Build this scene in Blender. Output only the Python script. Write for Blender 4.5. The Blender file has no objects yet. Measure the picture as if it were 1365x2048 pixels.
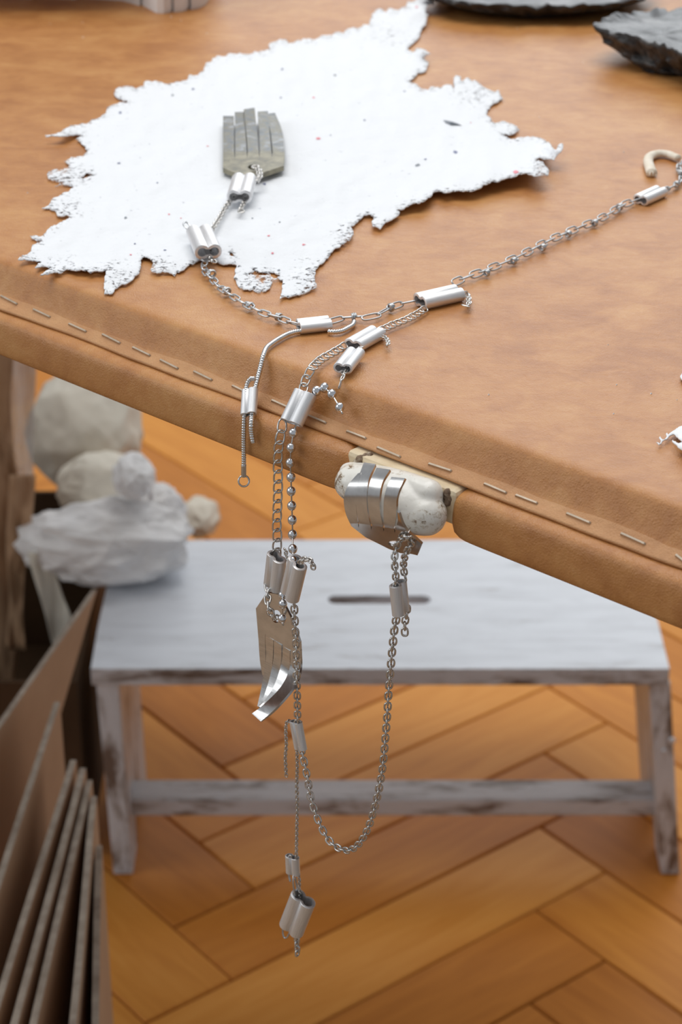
import bpy, bmesh, math, random
import numpy as np
from mathutils import Vector, Matrix, noise
from mathutils.geometry import delaunay_2d_cdt
from mathutils.bvhtree import BVHTree
from mathutils.kdtree import KDTree

S = bpy.context.scene
COL = S.collection
# ------------------------------------------------------------------ camera
IW, IH, FP, PITCH, HC = 1365, 2048, 4200.0, math.radians(27.0), 0.95
cam_d = bpy.data.cameras.new('camera')
cam_d.sensor_fit = 'VERTICAL'
cam_d.sensor_height = 36.0
cam_d.sensor_width = 24.0
cam_d.lens = FP / IH * 36.0
cam_d.clip_start = 0.02
cam_d.dof.use_dof = True
cam_d.dof.focus_distance = 0.63
cam_d.dof.aperture_fstop = 24.0
cam = bpy.data.objects.new('camera', cam_d)
COL.objects.link(cam)
cam.location = (0, 0, HC)
cam.rotation_euler = (math.radians(90) - PITCH, 0, 0)
S.camera = cam
# ------------------------------------------------------------------ world, lights, exposure
wd = bpy.data.worlds.new('world')
S.world = wd
wd.use_nodes = True
wn = wd.node_tree.nodes
wl = wd.node_tree.links
wn['Background'].inputs['Color'].default_value = (0.93, 0.96, 1.0, 1)
wn['Background'].inputs['Strength'].default_value = 0.36

def area(name, loc, target, sx, sy, power, color):
    d = bpy.data.lights.new(name, 'AREA')
    d.shape = 'RECTANGLE'
    d.size, d.size_y, d.energy, d.color = sx, sy, power, color
    o = bpy.data.objects.new(name, d)
    COL.objects.link(o)
    o.location = loc
    o.rotation_euler = (Vector(target) - Vector(loc)).to_track_quat('-Z', 'Y').to_euler()
    return o

area('window_light', (0.7, 3.9, 2.0), (0.0, 0.9, 0.4), 2.4, 1.5, 29, (0.93, 0.97, 1.0))
area('ceiling_light', (-0.1, 1.25, 2.7), (0.0, 0.95, 0.6), 2.2, 1.6, 37, (1.0, 0.985, 0.96))
for dy_ in (-0.40, 0.40):
    area('side_window_light', (-2.3, 0.35 + dy_, 1.75), (0.0, 0.35 + dy_, 0.75), 0.62, 1.25, 7.5, (0.95, 0.98, 1.0))
S.view_settings.view_transform = 'Standard'
S.view_settings.look = 'None'
S.view_settings.exposure = 0.0
S.view_settings.gamma = 1.0
S.view_settings.use_curve_mapping = False

# ------------------------------------------------------------------ pixel <-> place helpers (1365 x 2048 frame)
CP = Vector((0, 0, HC))
FW = Vector((0, math.cos(PITCH), -math.sin(PITCH)))
UPV = Vector((0, math.sin(PITCH), math.cos(PITCH)))
RT = Vector((1, 0, 0))

def ray(x, y):
    return FP * FW + RT * (x - IW / 2) - UPV * (y - IH / 2)

def onz(x, y, z):
    d = ray(x, y)
    return CP + d * ((z - HC) / d.z)

def on_y(x, y, Y):
    d = ray(x, y)
    return CP + d * (Y / d.y)

def depth(p):
    return (Vector(p) - CP).dot(FW)

def mpp(p):
    return depth(p) / FP            # metres per photo pixel at p

ZT = 0.70                            # table top height
A0 = onz(0, 520, ZT)
A1 = onz(1365, 1012, ZT)
ED = (A1 - A0).normalized()          # along the table edge
ND = Vector((ED.y, -ED.x, 0))        # outwards from the edge

def tab(s, u, z):
    return Vector((A0.x, A0.y, ZT)) + ED * s + ND * u + Vector((0, 0, z))

def at_u(x, y, u):
    d = ray(x, y)
    p0 = tab(0, u, 0)
    return CP + d * ((p0 - CP).dot(ND) / d.dot(ND))

def s_of(x, y, z):
    return (onz(x, y, ZT + z) - A0).dot(ED)

RU, RZ = 0.0139, -0.0155
SL_N = (ND * (-RZ) + Vector((0, 0, 1)) * RU).normalized()

def hull(x, y, off):
    """point on the table's outer surface (top, sloping flank, hanging plane) and the normal there"""
    d = ray(x, y)
    best = None
    for p, n in ((tab(0, 0, 0), Vector((0, 0, 1))), (tab(0, 0, 0), SL_N), (tab(0, RU, 0), ND)):
        t = (p + n * off - CP).dot(n) / d.dot(n)
        if best is None or t > best[0]:
            best = (t, n)
    return CP + d * best[0], best[1]

rnd = random.Random(7)

def fbm(p, o=4):
    v, a = 0.0, 0.5
    for _ in range(o):
        v += a * noise.noise(p)
        p = p * 2.03
        a *= 0.5
    return v

# ------------------------------------------------------------------ object helpers
WM = {}

def put(o, parent=None, M=None):
    COL.objects.link(o)
    M = M or Matrix()
    if parent is not None:
        o.parent = parent
        o.matrix_basis = WM[parent.name].inverted() @ M
    else:
        o.matrix_basis = M
    WM[o.name] = M
    return o

def empty(name, loc, parent=None):
    o = bpy.data.objects.new(name, None)
    o.empty_display_size = 0.01
    return put(o, parent, Matrix.Translation(Vector(loc)))

def tag(o, label=None, cat=None, group=None, kind=None):
    if label: o['label'] = label
    if cat: o['category'] = cat
    if group: o['group'] = group
    if kind: o['kind'] = kind
    return o

def mesh(name, vs, fs, mat, smooth=True):
    me = bpy.data.meshes.new(name)
    me.from_pydata([tuple(v) for v in vs], [], fs)
    me.validate()
    bm = bmesh.new()
    bm.from_mesh(me)
    bmesh.ops.recalc_face_normals(bm, faces=bm.faces)
    bm.to_mesh(me)
    bm.free()
    if mat: me.materials.append(mat)
    if smooth:
        me.polygons.foreach_set('use_smooth', [True] * len(me.polygons))
    me.update()
    return me

def obj(name, vs, fs, mat, parent=None, smooth=True, origin=None):
    """world-space vertices -> object whose origin sits at `origin` (default: parent's origin or the lowest middle)"""
    if origin is None:
        if parent is not None:
            origin = WM[parent.name].translation
        else:
            xs = [v[0] for v in vs]; ys = [v[1] for v in vs]; zs = [v[2] for v in vs]
            origin = Vector(((min(xs) + max(xs)) / 2, (min(ys) + max(ys)) / 2, min(zs)))
    origin = Vector(origin)
    me = mesh(name, [Vector(v) - origin for v in vs], fs, mat, smooth)
    o = bpy.data.objects.new(name, me)
    return put(o, parent, Matrix.Translation(origin))

def autosmooth(o, ang=35):
    me = o.data
    bm = bmesh.new()
    bm.from_mesh(me)
    for e in bm.edges:
        e.smooth = not (len(e.link_faces) == 2 and e.calc_face_angle(0) > math.radians(ang))
    bm.to_mesh(me)
    bm.free()
    return o

def box_vf(c8):
    return list(c8), [(0, 1, 2, 3), (7, 6, 5, 4), (0, 4, 5, 1), (1, 5, 6, 2), (2, 6, 7, 3), (3, 7, 4, 0)]

def aabox(x0, x1, y0, y1, z0, z1):
    return box_vf([(x0, y0, z0), (x1, y0, z0), (x1, y1, z0), (x0, y1, z0), (x0, y0, z1), (x1, y0, z1), (x1, y1, z1), (x0, y1, z1)])

def bevel_obj(o, w, seg=2):
    m = o.modifiers.new('round', 'BEVEL')
    m.width, m.segments, m.limit_method = w, seg, 'ANGLE'
    return o

def catmull(P, n=10):
    P = [Vector(p) for p in P]
    if len(P) < 3:
        return [P[0].lerp(P[-1], i / n) for i in range(n + 1)]
    Q = [P[0] * 2 - P[1]] + P + [P[-1] * 2 - P[-2]]
    out = []
    for i in range(1, len(Q) - 2):
        a, b, c, d = Q[i - 1], Q[i], Q[i + 1], Q[i + 2]
        for k in range(n):
            t = k / n
            out.append(0.5 * (2 * b + (c - a) * t + (2 * a - 5 * b + 4 * c - d) * t * t + (3 * b - a - 3 * c + d) * t ** 3))
    out.append(P[-1])
    return out

class Path:
    def __init__(self, P, N=None, n=12):
        self.p = catmull(P, n)
        self.n = catmull(N, n) if N else None
        self.s = [0.0]
        for a, b in zip(self.p, self.p[1:]):
            self.s.append(self.s[-1] + (b - a).length)
        self.len = self.s[-1]
    def at(self, s):
        s = min(max(s, 0), self.len)
        import bisect
        i = min(max(bisect.bisect_right(self.s, s) - 1, 0), len(self.p) - 2)
        f = (s - self.s[i]) / max(self.s[i + 1] - self.s[i], 1e-9)
        p = self.p[i].lerp(self.p[i + 1], f)
        j0, j1 = max(i - 1, 0), min(i + 2, len(self.p) - 1)
        t = (self.p[j1] - self.p[j0]).normalized()
        n = self.n[i].lerp(self.n[i + 1], f) if self.n else Vector((0, 0, 1))
        n = (n - t * n.dot(t))
        n = n.normalized() if n.length > 1e-6 else t.orthogonal().normalized()
        return p, t, n

def sweep(path, R, seg=10, step=None, cap=True, ref=None):
    """tube along a Path; R is a radius or a function of arc length"""
    L = path.len
    n = max(2, int(L / step)) if step else len(path.p)
    vs, fs = [], []
    for i in range(n + 1):
        s = L * i / n
        p, t, nn = path.at(s)
        if ref is not None:
            nn = (ref - t * ref.dot(t)).normalized()
        b = t.cross(nn)
        r = R(s) if callable(R) else R
        for k in range(seg):
            a = 2 * math.pi * k / seg
            vs.append(p + nn * (r * math.cos(a)) + b * (r * math.sin(a)))
    for i in range(n):
        for k in range(seg):
            fs.append((i * seg + k, i * seg + (k + 1) % seg, (i + 1) * seg + (k + 1) % seg, (i + 1) * seg + k))
    if cap:
        fs.append(tuple(range(seg)))
        fs.append(tuple(range(n * seg, (n + 1) * seg)))
    return vs, fs

def closed_tube(P, r, seg=6):
    """tube around a closed loop of points; returns local verts and faces"""
    n = len(P)
    P = [Vector(p) for p in P]
    cen = sum(P, Vector()) / n
    vs, fs = [], []
    ts = [(P[(i + 1) % n] - P[i - 1]).normalized() for i in range(n)]
    up = Vector((0, 0, 1))
    for i in range(n):
        t = ts[i]
        a = (up - t * up.dot(t)).normalized()
        b = t.cross(a)
        for k in range(seg):
            w = 2 * math.pi * k / seg
            vs.append(P[i] + a * (r * math.cos(w)) + b * (r * math.sin(w)))
    for i in range(n):
        j = (i + 1) % n
        for k in range(seg):
            fs.append((i * seg + k, i * seg + (k + 1) % seg, j * seg + (k + 1) % seg, j * seg + k))
    return vs, fs

# ------------------------------------------------------------------ materials
def new_mat(name):
    m = bpy.data.materials.new(name)
    m.use_nodes = True
    nt = m.node_tree
    return m, nt.nodes, nt.links, nt.nodes['Principled BSDF']

def ramp(nd, stops):
    r = nd.new('ShaderNodeValToRGB')
    e = r.color_ramp.elements
    while len(e) < len(stops): e.new(0.5)
    for el, (pos, c) in zip(e, stops):
        el.position = pos
        el.color = (*c, 1) if len(c) == 3 else c
    return r

def coords(nd, ln, scale=(1, 1, 1), rot=(0, 0, 0), rand=False):
    tc = nd.new('ShaderNodeTexCoord')
    mp = nd.new('ShaderNodeMapping')
    mp.inputs['Scale'].default_value = scale
    mp.inputs['Rotation'].default_value = rot
    ln.new(tc.outputs['Object'], mp.inputs['Vector'])
    if rand:
        oi = nd.new('ShaderNodeObjectInfo')
        ml = nd.new('ShaderNodeMath'); ml.operation = 'MULTIPLY'; ml.inputs[1].default_value = 37.0
        ln.new(oi.outputs['Random'], ml.inputs[0])
        ln.new(ml.outputs[0], mp.inputs['Location'])
    return mp.outputs['Vector']

def tex(nd, ln, vec, scale, detail=4, rough=0.55, dist=0.0):
    t = nd.new('ShaderNodeTexNoise')
    t.inputs['Scale'].default_value = scale
    t.inputs['Detail'].default_value = detail
    t.inputs['Roughness'].default_value = rough
    t.inputs['Distortion'].default_value = dist
    ln.new(vec, t.inputs['Vector'])
    return t.outputs['Fac']

def bump(nd, ln, bs, h, strength, distance, prev=None):
    b = nd.new('ShaderNodeBump')
    b.inputs['Strength'].default_value = strength
    b.inputs['Distance'].default_value = distance
    ln.new(h, b.inputs['Height'])
    if prev is not None: ln.new(prev, b.inputs['Normal'])
    ln.new(b.outputs['Normal'], bs.inputs['Normal'])
    return b.outputs['Normal']

def simple(name, stops, scale=40, rough=0.6, metal=0.0, spec=0.5, stretch=(1, 1, 1), bmp=None, detail=4, rand=False, dist=0.0):
    m, nd, ln, bs = new_mat(name)
    v = coords(nd, ln, stretch, rand=rand)
    f = tex(nd, ln, v, scale, detail, dist=dist)
    r = ramp(nd, stops)
    ln.new(f, r.inputs['Fac'])
    ln.new(r.outputs['Color'], bs.inputs['Base Color'])
    bs.inputs['Roughness'].default_value = rough
    bs.inputs['Metallic'].default_value = metal
    bs.inputs['Specular IOR Level'].default_value = spec
    if bmp:
        g = tex(nd, ln, v, bmp[0], 5)
        bump(nd, ln, bs, g, bmp[1], bmp[2])
    return m

def leather_mat(name, dark, mid, light, rough=0.46):
    m, nd, ln, bs = new_mat(name)
    v = coords(nd, ln)
    f1 = tex(nd, ln, v, 26, 5, 0.6, 0.8)
    f2 = tex(nd, ln, coords(nd, ln, (1, 1.3, 1), (0, 0, 0.7)), 75, 5, 0.65, 0.5)
    mx = nd.new('ShaderNodeMath'); mx.operation = 'MULTIPLY_ADD'
    mx.inputs[1].default_value = 0.5
    ln.new(f1, mx.inputs[0])
    m2 = nd.new('ShaderNodeMath'); m2.operation = 'MULTIPLY'; m2.inputs[1].default_value = 0.5
    ln.new(f2, m2.inputs[0]); ln.new(m2.outputs[0], mx.inputs[2])
    r = ramp(nd, [(0.36, dark), (0.5, mid), (0.66, light)])
    ln.new(mx.outputs[0], r.inputs['Fac'])
    ln.new(r.outputs['Color'], bs.inputs['Base Color'])
    bs.inputs['Roughness'].default_value = rough
    bs.inputs['Specular IOR Level'].default_value = 0.6
    vo = nd.new('ShaderNodeTexVoronoi'); vo.feature = 'DISTANCE_TO_EDGE'
    vo.inputs['Scale'].default_value = 1150
    ln.new(v, vo.inputs['Vector'])
    n1 = bump(nd, ln, bs, vo.outputs['Distance'], 0.30, 0.0005)
    n2 = bump(nd, ln, bs, tex(nd, ln, v, 420, 5, 0.7, 0.8), 0.30, 0.0008, n1)
    w = tex(nd, ln, coords(nd, ln, (1, 2.2, 1), (0, 0, 0.2)), 85, 3, 0.5, 1.2)
    bump(nd, ln, bs, w, 0.07, 0.003, n2)
    return m

M = {}
M['leather'] = leather_mat('tan_leather', (0.39, 0.150, 0.036), (0.485, 0.208, 0.058), (0.57, 0.28, 0.092), 0.42)
M['flap'] = leather_mat('tan_leather_flap', (0.45, 0.21, 0.08), (0.54, 0.27, 0.11), (0.61, 0.33, 0.145), 0.55)
M['cut'] = simple('leather_cut_edge', [(0.3, (0.11, 0.05, 0.022)), (0.7, (0.2, 0.1, 0.045))], 300, 0.9)

def metal(name, c0, c1, rough, scale=60, stretch=(1, 1, 1), bmp=None, met=1.0):
    return simple(name, [(0.35, c0), (0.65, c1)], scale, rough, met, 0.5, stretch, bmp)

M['alu'] = metal('brushed_aluminium', (0.76, 0.76, 0.77), (0.87, 0.87, 0.88), 0.52, 260, (14, 14, 0.6), (420, 0.12, 0.0004))
M['alu_cut'] = metal('cut_aluminium', (0.55, 0.55, 0.56), (0.8, 0.8, 0.81), 0.42, 500)
M['steel'] = metal('steel', (0.60, 0.585, 0.56), (0.74, 0.72, 0.69), 0.24, 300)
M['zinc'] = metal('zinc_wire', (0.48, 0.49, 0.50), (0.62, 0.63, 0.64), 0.36, 300)
M['polish'] = metal('polished_steel', (0.72, 0.73, 0.76), (0.82, 0.83, 0.86), 0.06, 90)
M['satin'] = metal('satin_steel', (0.60, 0.59, 0.58), (0.74, 0.73, 0.72), 0.24, 240, (1, 1, 8), (500, 0.05, 0.0003))
M['mirror'] = metal('mirror_steel', (0.62, 0.61, 0.60), (0.74, 0.73, 0.72), 0.20, 240)
M['staple'] = simple('staple_wire', [(0.3, (0.42, 0.33, 0.24)), (0.7, (0.55, 0.46, 0.36))], 300, 0.45, 0.35)
M['stain'] = simple('weathered_steel', [(0.30, (0.07, 0.075, 0.08)), (0.44, (0.15, 0.16, 0.17)), (0.53, (0.17, 0.155, 0.11)), (0.62, (0.24, 0.25, 0.27)), (0.78, (0.42, 0.43, 0.43))], 170, 0.40, 0.45, 0.5, (1, 1, 1), (700, 0.15, 0.0004), 5, dist=0.6)
M['stain_yellow'] = simple('yellowed_steel', [(0.30, (0.12, 0.115, 0.095)), (0.5, (0.23, 0.21, 0.15)), (0.64, (0.30, 0.27, 0.19)), (0.8, (0.45, 0.42, 0.35))], 200, 0.45, 0.35, 0.5, (1, 1, 1), (700, 0.15, 0.0004), 5, dist=0.6)

m, nd, ln, bs = new_mat('white_paint'); M['white_paint'] = m
v = coords(nd, ln)
f = tex(nd, ln, v, 210, 6, 0.7, 0.4)
at_ = nd.new('ShaderNodeAttribute'); at_.attribute_name = 'chip'
f3 = tex(nd, ln, v, 520, 5, 0.7, 0.6)
mm = nd.new('ShaderNodeMath'); mm.operation = 'MULTIPLY_ADD'; mm.inputs[1].default_value = 0.26
ln.new(at_.outputs['Fac'], mm.inputs[0]); ln.new(f3, mm.inputs[2])
r = ramp(nd, [(0.0, (0.84, 0.82, 0.77)), (0.62, (0.82, 0.80, 0.74)), (0.66, (0.60, 0.54, 0.45)), (0.70, (0.74, 0.70, 0.62)), (0.735, (0.24, 0.17, 0.11))])
ln.new(mm.outputs[0], r.inputs['Fac']); ln.new(r.outputs['Color'], bs.inputs['Base Color'])
bs.inputs['Roughness'].default_value = 0.22
bump(nd, ln, bs, f, 0.12, 0.001)
M['cream'] = simple('cream_wood', [(0.3, (0.66, 0.52, 0.33)), (0.7, (0.80, 0.68, 0.48))], 120, 0.55, stretch=(1, 1, 4), bmp=(400, 0.2, 0.0006))
M['bare'] = simple('splintered_wood', [(0.3, (0.07, 0.045, 0.03)), (0.5, (0.20, 0.13, 0.08)), (0.7, (0.55, 0.47, 0.36))], 420, 0.8, bmp=(600, 0.5, 0.001))

def paper_mat(name, col, lace):
    m, nd, ln, bs = new_mat(name)
    v = coords(nd, ln)
    vs_ = tex(nd, ln, v, 420, 2)
    r = ramp(nd, [(0.0, col), (0.70, col), (0.76, (0.62, 0.64, 0.69)), (0.80, (0.42, 0.44, 0.50))])
    ln.new(vs_, r.inputs['Fac'])
    ln.new(r.outputs['Color'], bs.inputs['Base Color'])
    bs.inputs['Roughness'].default_value = 0.9
    bs.inputs['Specular IOR Level'].default_value = 0.2
    n1 = bump(nd, ln, bs, tex(nd, ln, v, 300, 6, 0.65), 0.35, 0.0012)
    bump(nd, ln, bs, tex(nd, ln, v, 1500, 3), 0.3, 0.0004, n1)
    if lace:
        at = nd.new('ShaderNodeAttribute'); at.attribute_name = 'thin'
        h = tex(nd, ln, v, 560, 5, 0.7, 0.3)
        sb = nd.new('ShaderNodeMath'); sb.operation = 'MULTIPLY_ADD'    # thin*0.34 + noise
        sb.inputs[1].default_value = 0.235
        ln.new(at.outputs['Fac'], sb.inputs[0]); ln.new(h, sb.inputs[2])
        lt = nd.new('ShaderNodeMapRange')
        lt.inputs['From Min'].default_value = 0.745; lt.inputs['From Max'].default_value = 0.69
        ln.new(sb.outputs[0], lt.inputs['Value'])
        ln.new(lt.outputs['Result'], bs.inputs['Alpha'])
    return m

M['paper'] = paper_mat('handmade_paper', (0.82, 0.84, 0.87), True)
M['paper_plain'] = paper_mat('torn_paper', (0.86, 0.875, 0.90), False)
M['pink'] = simple('pink_pulp', [(0.3, (0.75, 0.22, 0.27)), (0.7, (0.85, 0.4, 0.45))], 300, 0.9)
M['blue'] = simple('blue_pulp', [(0.3, (0.18, 0.2, 0.32)), (0.7, (0.3, 0.32, 0.45))], 300, 0.9)
M['grey'] = simple('grey_pulp', [(0.3, (0.20, 0.22, 0.25)), (0.7, (0.36, 0.38, 0.42))], 300, 0.9)
M['stone'] = simple('dark_cast', [(0.3, (0.014, 0.012, 0.012)), (0.5, (0.032, 0.027, 0.025)), (0.7, (0.08, 0.068, 0.06))], 110, 0.45, 0.0, 0.5, bmp=(180, 0.5, 0.003))
M['stone_top'] = simple('grey_cast_face', [(0.3, (0.04, 0.041, 0.044)), (0.5, (0.11, 0.113, 0.118)), (0.7, (0.23, 0.23, 0.235))], 75, 0.36, 0.0, 0.4, bmp=(150, 0.35, 0.002))
M['plaster'] = simple('white_plaster', [(0.3, (0.76, 0.74, 0.73)), (0.7, (0.84, 0.82, 0.81))], 60, 0.7)
M['cord'] = simple('cream_cotton', [(0.3, (0.74, 0.66, 0.53)), (0.7, (0.86, 0.80, 0.70))], 300, 0.9, bmp=(900, 0.4, 0.0006))
M['subfloor'] = simple('oak_subfloor', [(0.3, (0.36, 0.25, 0.165)), (0.7, (0.42, 0.29, 0.19))], 30, 0.9)

m, nd, ln, bs = new_mat('parquet_oak'); M['oak'] = m
v = coords(nd, ln, (1.0, 9.0, 1.0), rand=True)
f = tex(nd, ln, v, 9, 6, 0.6, 0.7)
oi = nd.new('ShaderNodeObjectInfo')
ma = nd.new('ShaderNodeMath'); ma.operation = 'MULTIPLY_ADD'; ma.inputs[1].default_value = 0.42
ln.new(oi.outputs['Random'], ma.inputs[0])
mb = nd.new('ShaderNodeMath'); mb.operation = 'MULTIPLY'; mb.inputs[1].default_value = 0.6
ln.new(f, mb.inputs[0]); ln.new(mb.outputs[0], ma.inputs[2])
r = ramp(nd, [(0.18, (0.42, 0.140, 0.018)), (0.45, (0.57, 0.210, 0.032)), (0.62, (0.68, 0.275, 0.046)), (0.85, (0.78, 0.35, 0.075))])
ln.new(ma.outputs[0], r.inputs['Fac']); ln.new(r.outputs['Color'], bs.inputs['Base Color'])
bs.inputs['Roughness'].default_value = 0.5
bs.inputs['Specular IOR Level'].default_value = 0.2
bump(nd, ln, bs, f, 0.08, 0.002)

def stool_mat(name, wear, scl=(0.35, 1.6, 1.6)):
    m, nd, ln, bs = new_mat(name)
    v = coords(nd, ln, scl)
    f = tex(nd, ln, v, 45, 6, 0.65, 0.4)
    r = ramp(nd, [(0.29 + wear, (0.16, 0.12, 0.10)), (0.36 + wear, (0.40, 0.385, 0.385)), (0.43 + wear, (0.60, 0.62, 0.66)), (0.62 + wear, (0.68, 0.705, 0.75))])
    ln.new(f, r.inputs['Fac']); ln.new(r.outputs['Color'], bs.inputs['Base Color'])
    bs.inputs['Roughness'].default_value = 0.42
    bump(nd, ln, bs, f, 0.25, 0.002)
    return m
M['stool'] = stool_mat('silver_painted_wood', -0.05)
M['stool_worn2'] = stool_mat('rubbed_silver_painted_wood', 0.075)
M['stool_leg'] = stool_mat('rubbed_silver_painted_leg', 0.07, (1.3, 1.3, 0.4))
M['stool_worn'] = stool_mat('worn_silver_painted_wood', 0.10)
M['card'] = simple('cardboard', [(0.3, (0.47, 0.30, 0.185)), (0.7, (0.56, 0.37, 0.235))], 14, 0.8, spec=0.2)
M['shade_card'] = simple('shade_dark_box_board', [(0.3, (0.05, 0.028, 0.014)), (0.7, (0.09, 0.05, 0.025))], 14, 0.85, spec=0.2)  # near-black stands in for the deep shade between the sheets and the stool
M['card_edge'] = simple('cardboard_cut_edge', [(0.3, (0.28, 0.22, 0.17)), (0.7, (0.50, 0.42, 0.34))], 90, 0.9, spec=0.2)
M['kraft'] = simple('kraft_paper', [(0.3, (0.42, 0.25, 0.14)), (0.7, (0.56, 0.37, 0.23))], 18, 0.7, spec=0.3)
M['beige'] = simple('beige_wrapping_paper', [(0.3, (0.66, 0.60, 0.50)), (0.7, (0.80, 0.76, 0.66))], 12, 0.75, spec=0.3)
M['tissue'] = simple('white_tissue', [(0.3, (0.78, 0.76, 0.74)), (0.7, (0.87, 0.87, 0.88))], 16, 0.8, spec=0.3)
m, nd, ln, bs = new_mat('clear_film'); M['film'] = m
for k_, c_ in (('print_red', (0.30, 0.06, 0.05)), ('print_dark', (0.08, 0.03, 0.05)), ('print_blue', (0.05, 0.06, 0.10))):
    M[k_] = simple(k_, [(0.3, c_), (0.7, c_)], 50, 0.8)
bs.inputs['Base Color'].default_value = (0.75, 0.73, 0.71, 1)
bs.inputs['Roughness'].default_value = 0.18
bs.inputs['Alpha'].default_value = 0.55
bump(nd, ln, bs, tex(nd, ln, coords(nd, ln), 40, 3), 0.5, 0.01)
M['table_wood'] = simple('brown_table_wood', [(0.3, (0.10, 0.055, 0.03)), (0.7, (0.18, 0.10, 0.055))], 20, 0.6, stretch=(6, 6, 0.6))

# ------------------------------------------------------------------ floor: herringbone parquet
floor = obj('floor', *aabox(-3, 3, -2, 5, -0.04, -0.0125), M['subfloor'], origin=(0, 0, -0.04))
tag(floor, 'herringbone parquet floor of orange-brown oak planks', None, None, 'structure')
PB = math.radians(38.3)
XB = Vector((math.cos(PB), math.sin(PB), 0))
YB = Vector((-math.sin(PB), math.cos(PB), 0))
q0, q1 = onz(1071, 1817, 0), onz(1216, 1743, 0)
PW = (q1 - q0).length
NL = 5
O0 = q0 - YB * (PW * (NL + 1))

def plank_mesh():
    L, W, g, c = NL * PW, PW, 0.0007, 0.0012
    x0, x1, y0, y1 = g, L - g, g, W - g
    vs = [(x0, y0, -0.0125), (x1, y0, -0.0125), (x1, y1, -0.0125), (x0, y1, -0.0125),
          (x0, y0, -c), (x1, y0, -c), (x1, y1, -c), (x0, y1, -c),
          (x0 + c, y0 + c, 0), (x1 - c, y0 + c, 0), (x1 - c, y1 - c, 0), (x0 + c, y1 - c, 0)]
    fs = [(0, 3, 2, 1), (0, 1, 5, 4), (1, 2, 6, 5), (2, 3, 7, 6), (3, 0, 4, 7),
          (4, 5, 9, 8), (5, 6, 10, 9), (6, 7, 11, 10), (7, 4, 8, 11), (8, 9, 10, 11)]
    return mesh('plank', vs, fs, M['oak'], False)
PM = plank_mesh()
for k in range(-40, 60):
    for j in range(-8, 9):
        a, b = k + NL * j, k - NL * j
        for kind in (0, 1):
            if kind == 0:
                org = O0 + XB * (a * PW) + YB * (b * PW)
                ang, cc = PB, org + XB * (NL * PW / 2)
            else:
                org = O0 + XB * ((a + 1) * PW) + YB * ((b + 1) * PW)
                ang, cc = PB + math.pi / 2, org + YB * (NL * PW / 2)
            if abs(cc.x) < 0.62 + 0.13 * (cc.y - 1) and 0.75 < cc.y < 2.75:
                o = bpy.data.objects.new('plank', PM)
                put(o, floor, Matrix.Translation(org + Vector((0, 0, rnd.uniform(-0.0006, 0)))) @ Matrix.Rotation(ang, 4, 'Z'))

# ------------------------------------------------------------------ table
TS0, TS1, TD = -0.95, 0.86, -0.53
table = empty('table', tab(0, -0.25, -ZT))
tag(table, 'tan leather-covered table with stapled leather edge running diagonally', 'table')

def rail_noise(s, k, amp):
    return amp * noise.noise(Vector((s * 22, k * 3.1, 0.3)))

def extrude_profile(fn, s0, s1, ns, closed=False):
    vs, fs = [], []
    for i in range(ns + 1):
        s = s0 + (s1 - s0) * i / ns
        pr = fn(s)
        m_ = len(pr)
        vs += [tab(s, u, z) for u, z in pr]
    for i in range(ns):
        for k in range(m_ if closed else m_ - 1):
            a, b = i * m_ + k, i * m_ + (k + 1) % m_
            fs.append((a, b, b + m_, a + m_))
    if closed:
        fs.append(tuple(range(m_)))
        fs.append(tuple(range(ns * m_, (ns + 1) * m_)))
    return vs, fs

def lip(s):                      # free lower edge of the upper leather: a slightly wavy line
    return 0.0088 + 0.0011 * noise.noise(Vector((s * 17, 1.7, 0))) + 0.0005 * noise.noise(Vector((s * 60, 4.7, 0)))

def prof_top(s):
    w = rail_noise(s, 1, 0.0007)
    w2 = 0.0005 * noise.noise(Vector((s * 45, 7.7, 0)))
    l = lip(s)
    return [(TD, -0.012), (TD - 0.001, -0.003), (TD + 0.004, 0), (-0.35, 0), (-0.2, 0), (-0.1, 0), (-0.05, 0), (-0.02, 0), (-0.008, 0), (-0.0032, -0.00005 + w * .15), (-0.0016, -0.0002 + w * .25),
            (-0.0005, -0.0006 + w * .35), (0.0003, -0.0014 + w * .4), (0.0010, -0.0027 + w * .4), (0.0020, -0.0048 + w * .4), (0.0032, -0.0072 + w2), (0.0041, -0.0089 + w2), (0.0048, -0.0100 + w2), (0.0058, -0.0108 + w2), (0.0070, -0.0116)]
vs, fs = extrude_profile(prof_top, TS0, TS1, 520)
top = obj('leather_top', vs, fs, M['leather'], table)
m_ = top.modifiers.new('thick', 'SOLIDIFY'); m_.thickness = 0.0011; m_.offset = -1
BV_TOP = BVHTree.FromPolygons([tuple(v) for v in vs], fs)

def prof_flap(s):
    w2 = 0.0005 * noise.noise(Vector((s * 45, 7.7, 0)))
    l = lip(s)
    j = 0.00022 * noise.noise(Vector((s * 48, 2.2, 0))) + 0.0001 * noise.noise(Vector((s * 150, 2.2, 0)))
    return [(0.0038, -0.0091 + w2), (0.0046, -0.0098 + w2 + j), (0.0056, -0.01058 + w2), (0.0070, -0.01148), (l - 0.0004, -0.01225), (l, -0.0126), (l - 0.0001, -0.0132), (l - 0.0012, -0.0134), (0.0050, -0.0122), (0.0036, -0.0104)]
vs, fs = extrude_profile(prof_flap, TS0, TS1, 900, True)
flap = obj('leather_flap', vs, fs, M['flap'], table)
tag(flap, 'paler strip of leather below the staples')
BV_FLAP = BVHTree.FromPolygons([tuple(v) for v in vs], fs)

GAP0 = s_of(700, 912, -0.015)
GAP1 = s_of(905, 990, -0.015)

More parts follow.
